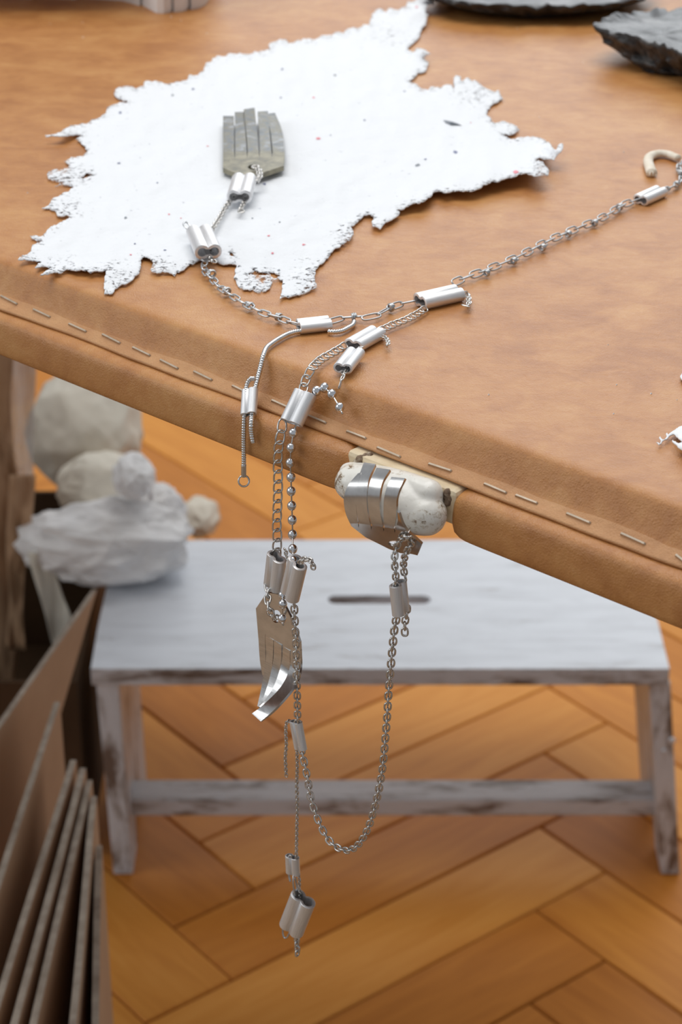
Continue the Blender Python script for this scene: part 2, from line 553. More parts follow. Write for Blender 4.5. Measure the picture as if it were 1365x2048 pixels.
def prof_rail(s):
    e = rail_noise(s, 5, 0.0006)
    d = min(abs(s - GAP0), abs(s - GAP1))
    k = 1 - math.exp(-(d / 0.0018)) * 0.35
    c = (0.008, -0.0200)
    P = [(0.0040, -0.0133), (0.0085, -0.01345), (0.0104, -0.0139 + e * .4), (0.0116, -0.0144 + e * .6), (0.0124, -0.0151 + e * .6), (0.0129, -0.0161 + e * .5), (0.0132, -0.0175), (0.0135, -0.0200), (0.01375, -0.0225),
         (0.01385, -0.0252), (0.0137, -0.0267), (0.0129, -0.0276), (0.0110, -0.0280), (0.0, -0.0280), (-0.01, -0.0270), (-0.01, -0.025), (0.002, -0.025)]
    return [(c[0] + (u - c[0]) * k, c[1] + (z - c[1]) * k) for u, z in P]
for s0, s1, n in ((TS0, GAP0, 420), (GAP1, TS1, 360)):
    vs, fs = extrude_profile(prof_rail, s0, s1, n, True)
    o = obj('edge_rail', vs, fs, M['leather'], table)
    autosmooth(o, 50)
# wooden core, bare cream wood in the gap, legs
def tbox(s0, s1, u0, u1, z0, z1):
    return box_vf([tab(s0, u0, z0), tab(s1, u0, z0), tab(s1, u1, z0), tab(s0, u1, z0), tab(s0, u0, z1), tab(s1, u0, z1), tab(s1, u1, z1), tab(s0, u1, z1)])
obj('tabletop_board', *tbox(TS0 + .004, TS1 - .004, TD + .003, -0.0035, -0.0255, -0.0030), M['table_wood'], table, False)
cr = obj('cream_ledge', *tbox(GAP0 - 0.002, GAP1 + 0.0012, 0.001, 0.0118, -0.0250, -0.0139), M['cream'], table, False)
tag(cr, 'bare cream wood ledge in the gap of the leather rail'); bevel_obj(cr, 0.0015)
for s in (TS0 + 0.05, TS1 - 0.05):
    for u in (TD + 0.05, -0.05):
        p = tab(s, u, 0)
        d = 0.024
        top4 = [p + ED * a + ND * b for a, b in ((-d, -d), (d, -d), (d, d), (-d, d))]
        bot = [p + ED * a * .7 + ND * b * .7 for a, b in ((-d, -d), (d, -d), (d, d), (-d, d))]
        o = obj('leg', *box_vf([Vector((q.x, q.y, 0)) for q in bot] + [Vector((q.x, q.y, ZT - 0.0254)) for q in top4]), M['table_wood'], table, False)
        bevel_obj(o, 0.003)

def surf(x, y):
    d = ray(x, y).normalized()
    best = None
    for bv in (BV_FLAP, BV_TOP):
        h = bv.ray_cast(CP, d)
        if h[0] is not None and (best is None or h[3] < best[3]): best = h
    return best[0], (best[1] if best[1].dot(d) < 0 else -best[1])

STI = [(2, 592, 35, 609), (67, 619, 101, 635), (138, 648, 173, 664), (205, 669, 241, 687), (266, 695, 301, 712), (321, 720, 357, 738), (388, 743, 425, 761), (465, 772, 500, 789),
       (544, 801, 582, 818), (615, 831, 653, 847), (694, 863, 733, 878), (755, 895, 802, 915), (858, 928, 904, 943), (969, 968, 1014, 987), (1032, 991, 1076, 1008),
       (1134, 1027, 1182, 1047), (1243, 1067, 1292, 1089), (1353, 1110, 1398, 1131)]
for x0, y0, x1, y1 in STI:
    a, na = surf(x0, y0); b, nb = surf(min(x1, 1380), y1)
    n = (na + nb).normalized()
    t = (b - a).normalized(); n = (n - t * n.dot(t)).normalized(); c = t.cross(n)
    w, h = 0.00033, 0.00042
    P = [(a - n * .0006, 0), (a + n * h * .6, .0), (b + n * h * .6, 0), (b - n * .0006, 0)]
    vs = []
    prof = []
    for f_, hh in ((-0.02, -0.0008), (0.0, 0.0001), (0.03, 0.0004), (0.97, 0.0004), (1.0, 0.0001), (1.02, -0.0008)):
        prof.append(a.lerp(b, f_) + n * hh)
    fs = []
    for i, p in enumerate(prof):
        vs += [p - c * w, p + c * w, p + c * w * .8 + n * h * .5, p - c * w * .8 + n * h * .5]
    for i in range(len(prof) - 1):
        for k in range(4):
            fs.append((i * 4 + k, i * 4 + (k + 1) % 4, i * 4 + 4 + (k + 1) % 4, i * 4 + 4 + k))
    fs += [(0, 1, 2, 3), tuple(range(len(vs) - 4, len(vs)))]
    obj('staple', vs, fs, M['staple'], table, False)

# knob: rounded white-painted wooden peg growing out of the rail
def blob(name, balls, mat, parent, vox, disp=0.0, smooth_it=6, seed=0):
    bm = bmesh.new()
    for c, r in balls:
        bmesh.ops.create_icosphere(bm, subdivisions=3, radius=r, matrix=Matrix.Translation(c))
    origin = WM[parent.name].translation if parent is not None else Vector(balls[0][0])
    for v_ in bm.verts: v_.co -= origin
    me = bpy.data.meshes.new(name)
    bm.to_mesh(me); bm.free()
    me.materials.append(mat)
    tmp = bpy.data.objects.new('tmp', me)
    COL.objects.link(tmp)
    rm = tmp.modifiers.new('remesh', 'REMESH'); rm.mode = 'VOXEL'; rm.voxel_size = vox; rm.use_smooth_shade = True
    sm = tmp.modifiers.new('smooth', 'SMOOTH'); sm.iterations = smooth_it; sm.factor = 0.5
    dg = bpy.context.evaluated_depsgraph_get()
    me2 = bpy.data.meshes.new_from_object(tmp.evaluated_get(dg))
    me2.name = name
    bpy.data.objects.remove(tmp)
    if not me2.materials: me2.materials.append(mat)
    if disp:
        for v_ in me2.vertices:
            n_ = v_.normal
            v_.co += Vector(n_) * (disp * fbm(v_.co * 220 + Vector((seed, 0, 0))))
    me2.polygons.foreach_set('use_smooth', [True] * len(me2.polygons))
    o = bpy.data.objects.new(name, me2)
    return put(o, parent, Matrix.Translation(origin))

KU = 0.0165
def kb(x, y, r, u=KU):
    p = at_u(x, y, u)
    return (p, r * mpp(p))
balls = []
seq = [(707, 966, 38), (735, 972, 44), (765, 984, 50), (795, 1000, 54), (822, 1016, 52), (842, 1026, 46), (853, 1030, 43)]
for (xa, ya, ra), (xb, yb, rb) in zip(seq, seq[1:]):
    for k in range(6):
        f_ = k / 6
        balls.append(kb(xa + (xb - xa) * f_, ya + (yb - ya) * f_, ra + (rb - ra) * f_))
balls.append(kb(*seq[-1]))
for k in range(25):
    f_ = k / 24
    balls.append(kb(702 + 156 * f_, 948 + 40 * f_ - 6 * math.sin(math.pi * f_), 25 + 6 * f_, 0.0140))
knob = blob('wooden_knob', balls, M['white_paint'], table, 0.00042, 0.00025, 22)
tag(knob, 'rounded knob in chipped glossy white paint')
at = knob.data.attributes.new('chip', 'FLOAT', 'POINT')
org = knob.matrix_basis.translation if knob.parent is None else WM['table'].translation
vals = []
for v_ in knob.data.vertices:
    q = Vector(v_.co) + org - CP
    px_, py_ = IW / 2 + FP * q.dot(RT) / q.dot(FW), IH / 2 - FP * q.dot(UPV) / q.dot(FW)
    t_ = 0
    for cx, cy, rx, ry, k in ((676, 968, 14, 26, 1.0), (690, 990, 16, 14, .7), (700, 933, 9, 5, .9), (862, 1040, 34, 24, .62), (826, 1050, 12, 22, .55), (884, 1020, 12, 30, .6), (770, 945, 60, 6, .3)):
        t_ = max(t_, k * math.exp(-((px_ - cx) / rx) ** 2 - ((py_ - cy) / ry) ** 2))
    vals.append(t_)
at.data.foreach_set('value', vals)
for (x, y, r_, u_) in ((893, 984, 9, 0.0125), (901, 990, 8, 0.0125), (884, 986, 8, 0.0120)):
    pass
b1 = blob('splintered_edge', [kb(897, 985, 9, 0.0112), kb(889, 990, 9, 0.0110), kb(902, 996, 8, 0.0112), kb(896, 1006, 8, 0.0118)], M['bare'], table, 0.0004, 0.0007, 2, 3)
b2 = blob('splintered_edge', [kb(722, 918, 10, 0.0112), kb(732, 914, 9, 0.0100), kb(714, 926, 8, 0.0116), kb(740, 910, 7, 0.0095)], M['bare'], table, 0.0004, 0.0007, 2, 9)

# ------------------------------------------------------------------ plates cut from a pixel outline
def fractal(out, depth_=3, amp=0.16, seed=1, minlen=3.0):
    r = random.Random(seed)
    P = [Vector(p) for p in out]
    for d in range(depth_):
        Q = []
        n = len(P)
        for i in range(n):
            a, b = P[i], P[(i + 1) % n]
            Q.append(a)
            L = (b - a).length
            if L > minlen:
                nrm = Vector((-(b - a).y, (b - a).x)) / L
                Q.append((a + b) / 2 + nrm * (r.uniform(-1, 1) * amp * L))
        P = Q
    return P

def cdt(out, holes, grid):
    vs = [Vector((p[0], p[1])) for p in out]
    ed = [(i, (i + 1) % len(out)) for i in range(len(out))]
    for h in holes:
        b = len(vs)
        vs += [Vector((p[0], p[1])) for p in h]
        ed += [(b + i, b + (i + 1) % len(h)) for i in range(len(h))]
    vs += [Vector(g) for g in grid]
    r = delaunay_2d_cdt(vs, ed, [], 1, 1e-4)
    P, F = r[0], r[2]
    for h in holes:
        bb = (min(p[0] for p in h), max(p[0] for p in h), min(p[1] for p in h), max(p[1] for p in h))
        keep = []
        for f in F:
            c = sum((P[i] for i in f), Vector((0, 0))) / len(f)
            if bb[0] < c.x < bb[1] and bb[2] < c.y < bb[3] and inside(c, h): continue
            keep.append(f)
        F = keep
    return P, F

def inside(p, poly):
    x, y = p; c = False; n = len(poly); j = n - 1
    for i in range(n):
        xi, yi = poly[i][0], poly[i][1]; xj, yj = poly[j][0], poly[j][1]
        if (yi > y) != (yj > y) and x < (xj - xi) * (y - yi) / (yj - yi) + xi: c = not c
        j = i
    return c

def polyplate(name, out, holes, fmap, thick, mat, parent, tdir=None, smooth=False, mat_side=None, origin=None):
    P, F = cdt(out, holes, [])
    top_ = [fmap(p.x, p.y) for p in P]
    if tdir is None:
        n = (top_[F[0][1]] - top_[F[0][0]]).cross(top_[F[0][2]] - top_[F[0][0]]).normalized()
        if n.dot(top_[0] - CP) < 0: n = -n
        tdir = n
    n = len(P)
    vs = top_ + [p + tdir * thick for p in top_]
    fs = [tuple(f) for f in F] + [tuple(i + n for i in reversed(f)) for f in F]
    cnt = {}
    for f in F:
        for i in range(len(f)):
            a, b = f[i], f[(i + 1) % len(f)]
            k = (min(a, b), max(a, b))
            cnt[k] = cnt.get(k, 0) + 1
    for (a, b), c in cnt.items():
        if c == 1: fs.append((a, b, b + n, a + n))
    return obj(name, vs, fs, mat, parent, smooth, origin)

def ribbon(name, rows, thick, mat, parent, sub=4, away=None):
    """rows of (left, right) world points -> bent strip of even thickness behind the given face"""
    Ls = catmull([r[0] for r in rows], sub); Rs = catmull([r[1] for r in rows], sub)
    n = len(Ls)
    nr = []
    for i in range(n):
        a = Ls[min(i + 1, n - 1)] + Rs[min(i + 1, n - 1)] - Ls[max(i - 1, 0)] - Rs[max(i - 1, 0)]
        w = Rs[i] - Ls[i]
        k = a.cross(w).normalized()
        ref = away if away is not None else (Ls[i] - CP)
        if k.dot(ref) < 0: k = -k
        nr.append(k)
    vs, fs = [], []
    for i in range(n):
        vs += [Ls[i], Rs[i], Rs[i] + nr[i] * thick, Ls[i] + nr[i] * thick]
    for i in range(n - 1):
        for k in range(4):
            fs.append((i * 4 + k, i * 4 + (k + 1) % 4, i * 4 + 4 + (k + 1) % 4, i * 4 + 4 + k))
    fs += [(0, 1, 2, 3), tuple(range(4 * n - 4, 4 * n))]
    return autosmooth(obj(name, vs, fs, mat, parent), 40)

# ------------------------------------------------------------------ handmade paper sheet
OUT = [(866, 0), (872, 10), (860, 8), (852, 18), (857, 30), (853, 48), (843, 62), (836, 78), (822, 90), (816, 98), (826, 104), (832, 98), (845, 97), (862, 106), (846, 114), (858, 128), (852, 142), (836, 145), (830, 154), (820, 160), (834, 168), (845, 178), (856, 180),
       (862, 173), (874, 174), (884, 175), (894, 168), (904, 170), (910, 178), (908, 156), (914, 149), (922, 152), (924, 163), (936, 155), (950, 160), (962, 168), (975, 178), (985, 182), (998, 180), (1007, 198), (996, 204), (984, 210), (976, 220), (974, 230), (984, 238), (980, 243), (992, 246), (1012, 243), (1026, 248), (1040, 259), (1030, 266), (1004, 270), (1022, 278), (1040, 274), (1062, 274), (1084, 277), (1102, 288), (1112, 300), (1124, 286), (1127, 288), (1122, 304), (1108, 320), (1094, 317), (1080, 314), (1072, 320), (1086, 323), (1096, 336), (1098, 350), (1090, 349), (1066, 350), (1040, 347), (1026, 354),
       (1000, 362), (978, 366), (960, 376), (940, 382), (918, 380), (900, 384), (866, 385), (860, 394), (850, 402), (838, 406), (820, 410), (796, 418), (800, 424), (792, 434), (772, 444), (760, 458), (746, 452), (744, 442), (748, 434), (740, 428), (728, 430), (718, 440), (702, 452), (708, 468), (694, 482), (680, 494), (662, 506), (652, 518), (640, 528), (630, 556), (634, 574), (622, 578), (602, 588), (584, 592), (560, 598), (564, 580), (566, 560), (556, 556), (544, 566), (532, 582), (516, 584), (496, 578), (476, 572), (468, 556), (470, 540), (474, 530), (452, 528), (436, 524),
       (420, 518), (404, 520), (392, 523), (376, 531), (366, 540), (350, 552), (336, 544), (314, 546), (300, 540), (308, 526), (300, 516), (288, 512), (282, 518), (280, 538), (268, 556), (252, 568), (238, 572), (226, 586), (208, 588), (208, 566), (212, 548), (218, 534), (204, 542), (180, 545), (156, 540), (136, 538), (122, 546), (108, 544), (96, 548), (80, 550), (90, 543), (104, 536), (84, 532), (70, 534), (80, 524), (60, 520), (36, 518), (46, 510), (60, 504), (64, 490), (84, 480), (64, 476), (60, 471), (82, 473), (94, 460), (104, 452), (122, 444), (140, 434), (136, 430),
       (116, 432), (110, 420), (84, 416), (100, 406), (106, 396), (126, 386), (148, 374), (130, 370), (110, 372), (122, 366), (96, 356), (94, 348), (112, 338), (134, 334), (140, 330), (128, 322), (142, 314), (162, 312), (176, 302), (168, 290), (152, 278), (164, 270), (140, 270), (122, 272), (92, 273), (90, 270), (110, 268), (132, 256), (152, 250), (174, 248), (186, 238), (202, 234), (212, 226), (214, 214), (228, 209), (254, 206), (256, 202), (240, 198), (228, 186), (232, 178), (252, 172), (272, 178), (288, 172), (290, 162), (312, 161), (334, 168), (350, 164), (376, 158), (380, 148), (396, 150), (408, 142),
       (412, 126), (424, 122), (426, 114), (446, 113), (460, 106), (500, 108), (520, 102), (540, 96), (538, 88), (560, 78), (574, 80), (578, 86), (596, 80), (610, 76), (628, 78), (644, 70), (664, 70), (672, 64), (686, 66), (694, 58), (710, 54), (718, 56), (728, 48), (740, 50), (744, 28), (752, 20), (764, 18), (770, 24), (780, 16), (796, 20), (812, 14), (816, 2), (832, 0), (848, -6)]

def pheight(x, y):
    h = 0.0007 + 0.0007 * (noise.noise(Vector((x / 120, y / 60, 0))) + 0.6) + 0.0005 * noise.noise(Vector((x / 30, y / 17, 4)))
    for cx, cy, rx, ry, k in ((1010, 350, 130, 45, .0042), (860, 400, 80, 25, .0028), (1120, 296, 26, 20, .006), (1090, 340, 40, 20, .003), (40, 515, 45, 22, .0012), (110, 268, 40, 14, .0025), (200, 545, 60, 20, .0012),
                              (770, 440, 30, 20, .001), (840, 10, 50, 30, .004), (850, 104, 20, 12, .004), (690, 470, 40, 30, .0008), (90, 545, 22, 10, .0015)):
        h += k * math.exp(-((x - cx) / rx) ** 2 - ((y - cy) / ry) ** 2)
    return max(h, 0.0004)

def sheet(name, outl, holes, hf, mat, seed, step=6, thin_zones=()):
    fo = fractal(outl, 3, 0.15, seed, 2.2)
    fh = [fractal(h, 2, 0.2, seed + i, 2.0) for i, h in enumerate(holes)]
    kd = KDTree(len(fo) + sum(len(h) for h in fh))
    allp = list(fo) + [p for h in fh for p in h]
    for i, p in enumerate(allp): kd.insert((p.x, p.y, 0), i)
    kd.balance()
    xs = [p.x for p in fo]; ys = [p.y for p in fo]
    grid = []
    y = min(ys)
    while y < max(ys):
        x = min(xs)
        while x < max(xs):
            g = (x + rnd.uniform(-1, 1), y + rnd.uniform(-1, 1))
            if kd.find((g[0], g[1], 0))[2] > 2.0 and inside(g, fo): grid.append(g)
            x += step
        y += step
    P, F = cdt(fo, fh, grid)
    topv = [onz(p.x, p.y, ZT + hf(p.x, p.y)) for p in P]
    n = len(P)
    vs = topv + [v_ - Vector((0, 0, 0.0004)) for v_ in topv]
    fs = [tuple(f) for f in F] + [tuple(i + n for i in reversed(f)) for f in F]
    cnt = {}
    for f in F:
        for i in range(3):
            a, b = f[i], f[(i + 1) % 3]
            k = (min(a, b), max(a, b)); cnt[k] = cnt.get(k, 0) + 1
    for (a, b), c in cnt.items():
        if c == 1: fs.append((a, b, b + n, a + n))
    o = obj(name, vs, fs, mat)
    at = o.data.attributes.new('thin', 'FLOAT', 'POINT')
    vals = []
    for p in P:
        d = kd.find((p.x, p.y, 0))[2]
        t = max(0.0, 1 - d / 20.0) * 0.72
        for cx, cy, rx, ry, k in thin_zones:
            t = max(t, k * max(0, 1 - math.hypot((p.x - cx) / rx, (p.y - cy) / ry)) + (0.25 if d < 8 else 0))
        vals.append(min(t, 1))
    at.data.foreach_set('value', vals + vals)
    return o

HOLES = [[(172, 346), (184, 347), (186, 352), (176, 353), (166, 358), (162, 355)], [(498, 546), (510, 541), (520, 543), (512, 549)], [(538, 544), (552, 547), (560, 552), (552, 556), (542, 551)], [(524, 546), (534, 545), (533, 550), (527, 550)], [(458, 504), (466, 506), (468, 512), (460, 510)]]
ZONES = ((130, 350, 80, 50, 0.9), (130, 415, 80, 36, 0.8), (780, 70, 90, 70, 0.55), (950, 190, 70, 40, 0.8), (620, 560, 80, 60, 0.85), (520, 560, 70, 45, 0.95), (690, 470, 60, 50, 0.8), (320, 530, 50, 30, 0.9), (240, 545, 50, 50, 0.8), (120, 525, 70, 30, 0.7), (1080, 335, 40, 26, 0.8))
paper = sheet('paper_sheet', OUT, HOLES, pheight, M['paper'], 5, 6, ZONES)
tag(paper, 'white handmade paper sheet with ragged torn edges lying on leather table', 'paper')
def fleck(name, pts, mat, parent, lift=0.0003, hf=pheight):
    cx = sum(p[0] for p in pts) / len(pts); cy = sum(p[1] for p in pts) / len(pts)
    vs = [onz(x, y, ZT + hf(x, y) + 0.00015) for x, y in pts] + [onz(cx, cy, ZT + hf(cx, cy) + lift)]
    n = len(pts)
    return obj(name, vs, [(i, (i + 1) % n, n) for i in range(n)], mat, parent)
fl = fleck('fibre_curl', [(887, 240), (896, 241), (905, 243), (914, 246), (925, 251), (912, 250), (900, 249), (892, 246)], M['grey'], paper, 0.0012)
tag(fl, 'dark grey curled sliver stuck in the paper')
def dot(x, y, r, mat, seed):
    rr = random.Random(seed)
    fleck('fleck', [(x + r * rr.uniform(.5, 1.3) * math.cos(a), y + .6 * r * rr.uniform(.5, 1.3) * math.sin(a)) for a in [k * math.pi / 3 for k in range(6)]], mat, paper)
for i, (x, y, r_) in enumerate([(637, 277, 4.5), (538, 471, 3.5), (608, 489, 3.5), (545, 506, 4), (416, 292, 2.5), (338, 428, 2.5), (1032, 344, 6), (942, 245, 2), (628, 195, 3), (262, 509, 2.5), (834, 14, 3), (362, 436, 2)]):
    dot(x, y, r_, M['pink'], i)
for i, (x, y, r_) in enumerate([(251, 435, 4), (530, 368, 3.5), (238, 326, 3), (558, 540, 3), (386, 178, 3), (565, 138, 3), (835, 330, 5), (852, 318, 3), (911, 304, 5), (560, 444, 2.5), (730, 240, 2.5), (562, 195, 2.5), (345, 190, 3), (240, 225, 4), (315, 365, 2), (505, 436, 2.5), (662, 270, 2), (810, 182, 3), (670, 150, 3), (270, 487, 2), (330, 500, 3)]):
    dot(x, y, r_, M['blue'] if i % 3 else M['grey'], 50 + i)

SC = [(1400, 690), (1381, 738), (1366, 744), (1361, 752), (1366, 760), (1385, 768), (1400, 800), (1385, 838), (1365, 851), (1353, 857), (1343, 864), (1337, 869), (1335, 865), (1333, 867), (1335, 872), (1327, 879), (1321, 872), (1319, 875), (1323, 882), (1321, 887), (1314, 884), (1319, 889), (1323, 887), (1327, 881), (1338, 873), (1350, 868), (1358, 876), (1367, 884), (1362, 885), (1357, 886), (1346, 880), (1345, 882), (1354, 889), (1366, 899), (1390, 915), (1460, 920), (1470, 700)]
scrap = sheet('torn_paper', SC, [], lambda x, y: 0.0012 + 0.003 * math.exp(-((x - 1390) / 40) ** 2 - ((y - 885) / 22) ** 2), M['paper_plain'], 8, 9)
tag(scrap, 'small torn white paper end with thin fibres at the right side of the table', 'paper')

# crumbs of paper on the leather
vs, fs = [], []
for x, y in [(413, 67), (166, 75), (342, 34), (362, 41), (165, 45), (1035, 57), (1112, 52), (1167, 125), (55, 386), (1248, 305), (1303, 788), (1217, 690), (1234, 770), (1228, 828), (978, 790), (1355, 800), (286, 20), (100, 48), (1080, 235)]:
    p = onz(x, y, ZT)
    b = len(vs); r_ = rnd.uniform(.0002, .00045)
    vs += [p + Vector((r_, 0, 0)), p + Vector((-r_ * .5, r_, 0)), p + Vector((-r_ * .6, -r_, 0)), p + Vector((0, 0, r_ * 1.2))]
    fs += [(b, b + 1, b + 3), (b + 1, b + 2, b + 3), (b + 2, b, b + 3), (b + 2, b + 1, b)]
cr = obj('paper_crumbs', vs, fs, M['paper_plain'], None, False)
tag(cr, 'tiny white paper crumbs scattered on the leather table top', 'crumbs', None, 'stuff')

# ------------------------------------------------------------------ necklace
neck = empty('necklace', hull(603, 810, 0.003)[0])
tag(neck, 'long necklace of mixed steel chains, double aluminium sleeves and fingered plates over table edge', 'necklace')
CAMZ = -FW

def P3(w, off):
    """waypoint -> (point, normal): (x,y) on the hull at `off`; (x,y,off); (x,y,'u',u)"""
    if len(w) == 4: return at_u(w[0], w[1], w[3]), ND
    return hull(w[0], w[1], w[2] if len(w) == 3 else off)

def mk_path(pts, off, n=12):
    q = [P3(w, off) for w in pts]
    return Path([a for a, _ in q], [b for _, b in q], n)

def oval(L, W, wire, n=20, sq=2.6, twist=0.0):
    a, b = (L - wire) / 2, (W - wire) / 2
    out = []
    for k in range(n):
        t = 2 * math.pi * (k + 0.5) / n
        c, s = math.cos(t), math.sin(t)
        x = a * math.copysign(abs(c) ** (2 / sq), c)
        y = b * math.copysign(abs(s) ** (2 / sq), s)
        out.append((x, y, twist * math.copysign(abs(c * s), c * s) * 2))
    return closed_tube(out, wire / 2, 6)

_cache = {}
def link_mesh(key, *args, mat='steel', **kw):
    if key not in _cache:
        vs, fs = oval(*args, **kw)
        _cache[key] = mesh('link', vs, fs, M[mat])
    return _cache[key]

def frame(p, t, n, roll):
    y = n.cross(t)
    q = Matrix((t, y, n)).transposed().to_4x4()
    return Matrix.Translation(p) @ q @ Matrix.Rotation(roll, 4, 'X')

def chain(label, pts, kind, pitch_px, len_px, wid_px, wire_px, off=0.0012, mat='steel', rolls=(0, 90), face=None, jitter=6, stuff=False, sq=2.6, twist_px=0.0, s0=0, s1=None):
    pa = mk_path(pts, off)
    mid = pa.at(pa.len / 2)[0]
    k = mpp(mid)
    pitch = pitch_px * k
    n = max(1, round(pa.len / pitch))
    pitch = pa.len / n
    e = None
    key = (kind, mat, round(len_px * k, 6), round(wid_px * k, 6))
    me = link_mesh(key, len_px * k, wid_px * k, wire_px * k, mat=mat, sq=sq, twist=twist_px * k)
    r = random.Random(len(label) + n)
    if stuff:
        V, F = [], []
        bv = [v_.co.copy() for v_ in me.vertices]; bf = [tuple(p.vertices) for p in me.polygons]
    else:
        e = empty('chain', pa.at(0)[0], neck)
        e['label'] = label
    for i in range(n):
        p, t, nn = pa.at((i + 0.5) * pitch)
        if face is not None:
            nn = (face - t * face.dot(t)).normalized()
        X = frame(p, t, nn, math.radians(rolls[i % len(rolls)] + r.uniform(-jitter, jitter)))
        if stuff:
            b = len(V)
            V += [X @ c for c in bv]; F += [tuple(q + b for q in f) for f in bf]
        else:
            put(bpy.data.objects.new('link', me), e, X)
    if stuff:
        e = obj('chain', V, F, M[mat], neck, True, pa.at(0)[0])
        tag(e, label, None, None, 'stuff')
    return e

def knot(par, w, tang_w, r_px, wire_px, off=0.0018, mat='zinc', turns=2.2, span_px=8):
    p, n = P3(w, off)
    q, _ = P3(tang_w, off)
    t = (q - p).normalized()
    n = (n - t * n.dot(t)).normalized(); b = t.cross(n)
    k = mpp(p)
    pts = []
    N = 26
    for i in range(N + 1):
        a = 2 * math.pi * turns * i / N
        pts.append(p + t * ((i / N - .5) * span_px * k) + n * (r_px * k * math.cos(a)) + b * (r_px * 1.1 * k * math.sin(a)))
    vs, fs = sweep(Path(pts, None, 3), wire_px * k / 2, 6)
    return obj('knot', vs, fs, M[mat], par)

def ferrule(x0, y0, x1, y1, W, off=None, twist=0, wall=0.2, label=None, u=None, dr=0.80, wdir=None, p0=None, p1=None):
    """double-barrel sleeve whose axis runs between the two pixels; W = full width in pixels"""
    k = mpp(hull((x0 + x1) / 2, (y0 + y1) / 2, 0.002)[0] if p0 is None else p0)
    r = W * k / (2 * (dr + 1))
    d = dr * r
    off = r * 1.02 if off is None else off
    if p0 is None:
        if u is None:
            p0, n0 = hull(x0, y0, off); p1, n1 = hull(x1, y1, off)
        else:
            p0, p1 = at_u(x0, y0, u), at_u(x1, y1, u); n0 = n1 = ND
        n = (n0 + n1).normalized()
    else:
        n = ND
    t = (p1 - p0).normalized()
    n = (n - t * n.dot(t)).normalized()
    w = t.cross(n)
    if wdir is not None:
        w = (wdir - t * wdir.dot(t)).normalized(); n = w.cross(t)
    c, s_ = math.cos(math.radians(twist)), math.sin(math.radians(twist))
    w, n = w * c + n * s_, n * c - w * s_
    def outline(r, d, ymin):
        pts = []
        a0 = math.acos(max(-1, min(1, -d / r))) if d < r else math.pi
        N = 14
        for sgn in (1, -1):
            for i in range(N + 1):
                a = -a0 + 2 * a0 * i / N
                x, y = d + r * math.cos(a), r * math.sin(a)
                if abs(y) < ymin and x < d: y = math.copysign(ymin, y)
                pts.append((sgn * x, sgn * y))
        return pts
    wl = r * wall * 2
    oo = outline(r, d, r * 0.62)
    ii = []
    N = len(oo)
    for i, (x, y) in enumerate(oo):
        xa, ya = oo[i - 1]; xb, yb = oo[(i + 1) % N]
        tx, ty = xb - xa, yb - ya
        L = math.hypot(tx, ty) or 1
        nx, ny = ty / L, -tx / L
        cx = math.copysign(d, x)
        ix, iy = x + (cx - x) * (wl / r), y * (1 - wl / r)
        ii.append((ix, iy))
    vs, fs = [], []
    bv = 0.06 * r
    rings = []
    def ring(pts, p, sc=0.0):
        b = len(vs)
        for x, y in pts:
            vs.append(p + w * x + n * y)
        rings.append(b)
        return b
    sh = [(x * (1 - 0.05), y * (1 - 0.07)) for x, y in oo]
    a = [ring(ii, p0 + t * (bv * 2)), ring(ii, p0), ring(sh, p0), ring(oo, p0 + t * bv), ring(oo, p1 - t * bv), ring(sh, p1), ring(ii, p1), ring(ii, p1 - t * bv * 2)]
    for q in range(7):
        for i in range(N):
            j = (i + 1) % N
            fs.append((a[q] + i, a[q] + j, a[q + 1] + j, a[q + 1] + i))
    for i in range(N):
        j = (i + 1) % N
        fs.append((a[7] + i, a[7] + j, a[0] + j, a[0] + i))
    # local frame so that the brushed grain follows the barrel
    B = Matrix((w, n, t)).transposed().to_4x4()
    Mx = Matrix.Translation(p0) @ B
    inv = Mx.inverted()
    me = mesh('sleeve', [inv @ v_ for v_ in vs], fs, M['alu'])
    o = bpy.data.objects.new('sleeve', me)
    put(o, neck, Mx)
    autosmooth(o, 38)
    if label: o['label'] = label
    return o, r

# --- sleeves
ferrule(489, 358, 479, 394, 50, off=0.0056, label='sleeve below the plate on the white paper')
ferrule(399, 463, 417, 504, 54, off=0.0052, label='sleeve at the torn lower edge of the white paper')
ferrule(597, 653, 660, 646, 44, label='sleeve joining the snake chain to the knotted chain')
ferrule(840, 603, 918, 585, 50, label='largest sleeve on the table top')
ferrule(1282, 400, 1322, 382, 37, label='sleeve at the right end of the knotted chain')
ferrule(707, 691, 755, 664, 45, label='sleeve on the curb chain near the table edge')
ferrule(686, 737, 712, 704, 40, off=0.0030, label='small sleeve with an open slot near the table edge')
ferrule(612, 785, 583, 846, 53, label='sleeve spanning the table edge')
ferrule(500.5, 779, 497.5, 829, 36, label='sleeve on the snake chain')
ferrule(554, 1113, 547, 1174, 50, u=0.0185, twist=-14, label='left sleeve of the hanging pair')
ferrule(596, 1124, 580, 1191, 52, u=0.0225, twist=-22, label='right sleeve of the hanging pair')
ferrule(592, 1443, 602, 1498, 30, u=0.0190, label='slim sleeve where the thin chain starts')
pa, pb = at_u(791, 1171, 0.0260), at_u(797, 1231, 0.0260)
qa = onz(813, 1152, pa.z); 
wv = (qa - pa)
ferrule(0, 0, 0, 0, 46, p0=pa + wv.normalized() * 0.0016, p1=pb + wv.normalized() * 0.0016, wdir=wv, label='sleeve below the white knob')
ferrule(585, 1713, 586.5, 1747, 31, u=0.0190, twist=10, wall=0.16, label='smallest sleeve')
ferrule(607, 1797, 583, 1858, 55, u=0.0190, twist=8, wall=0.16, label='lowest sleeve')

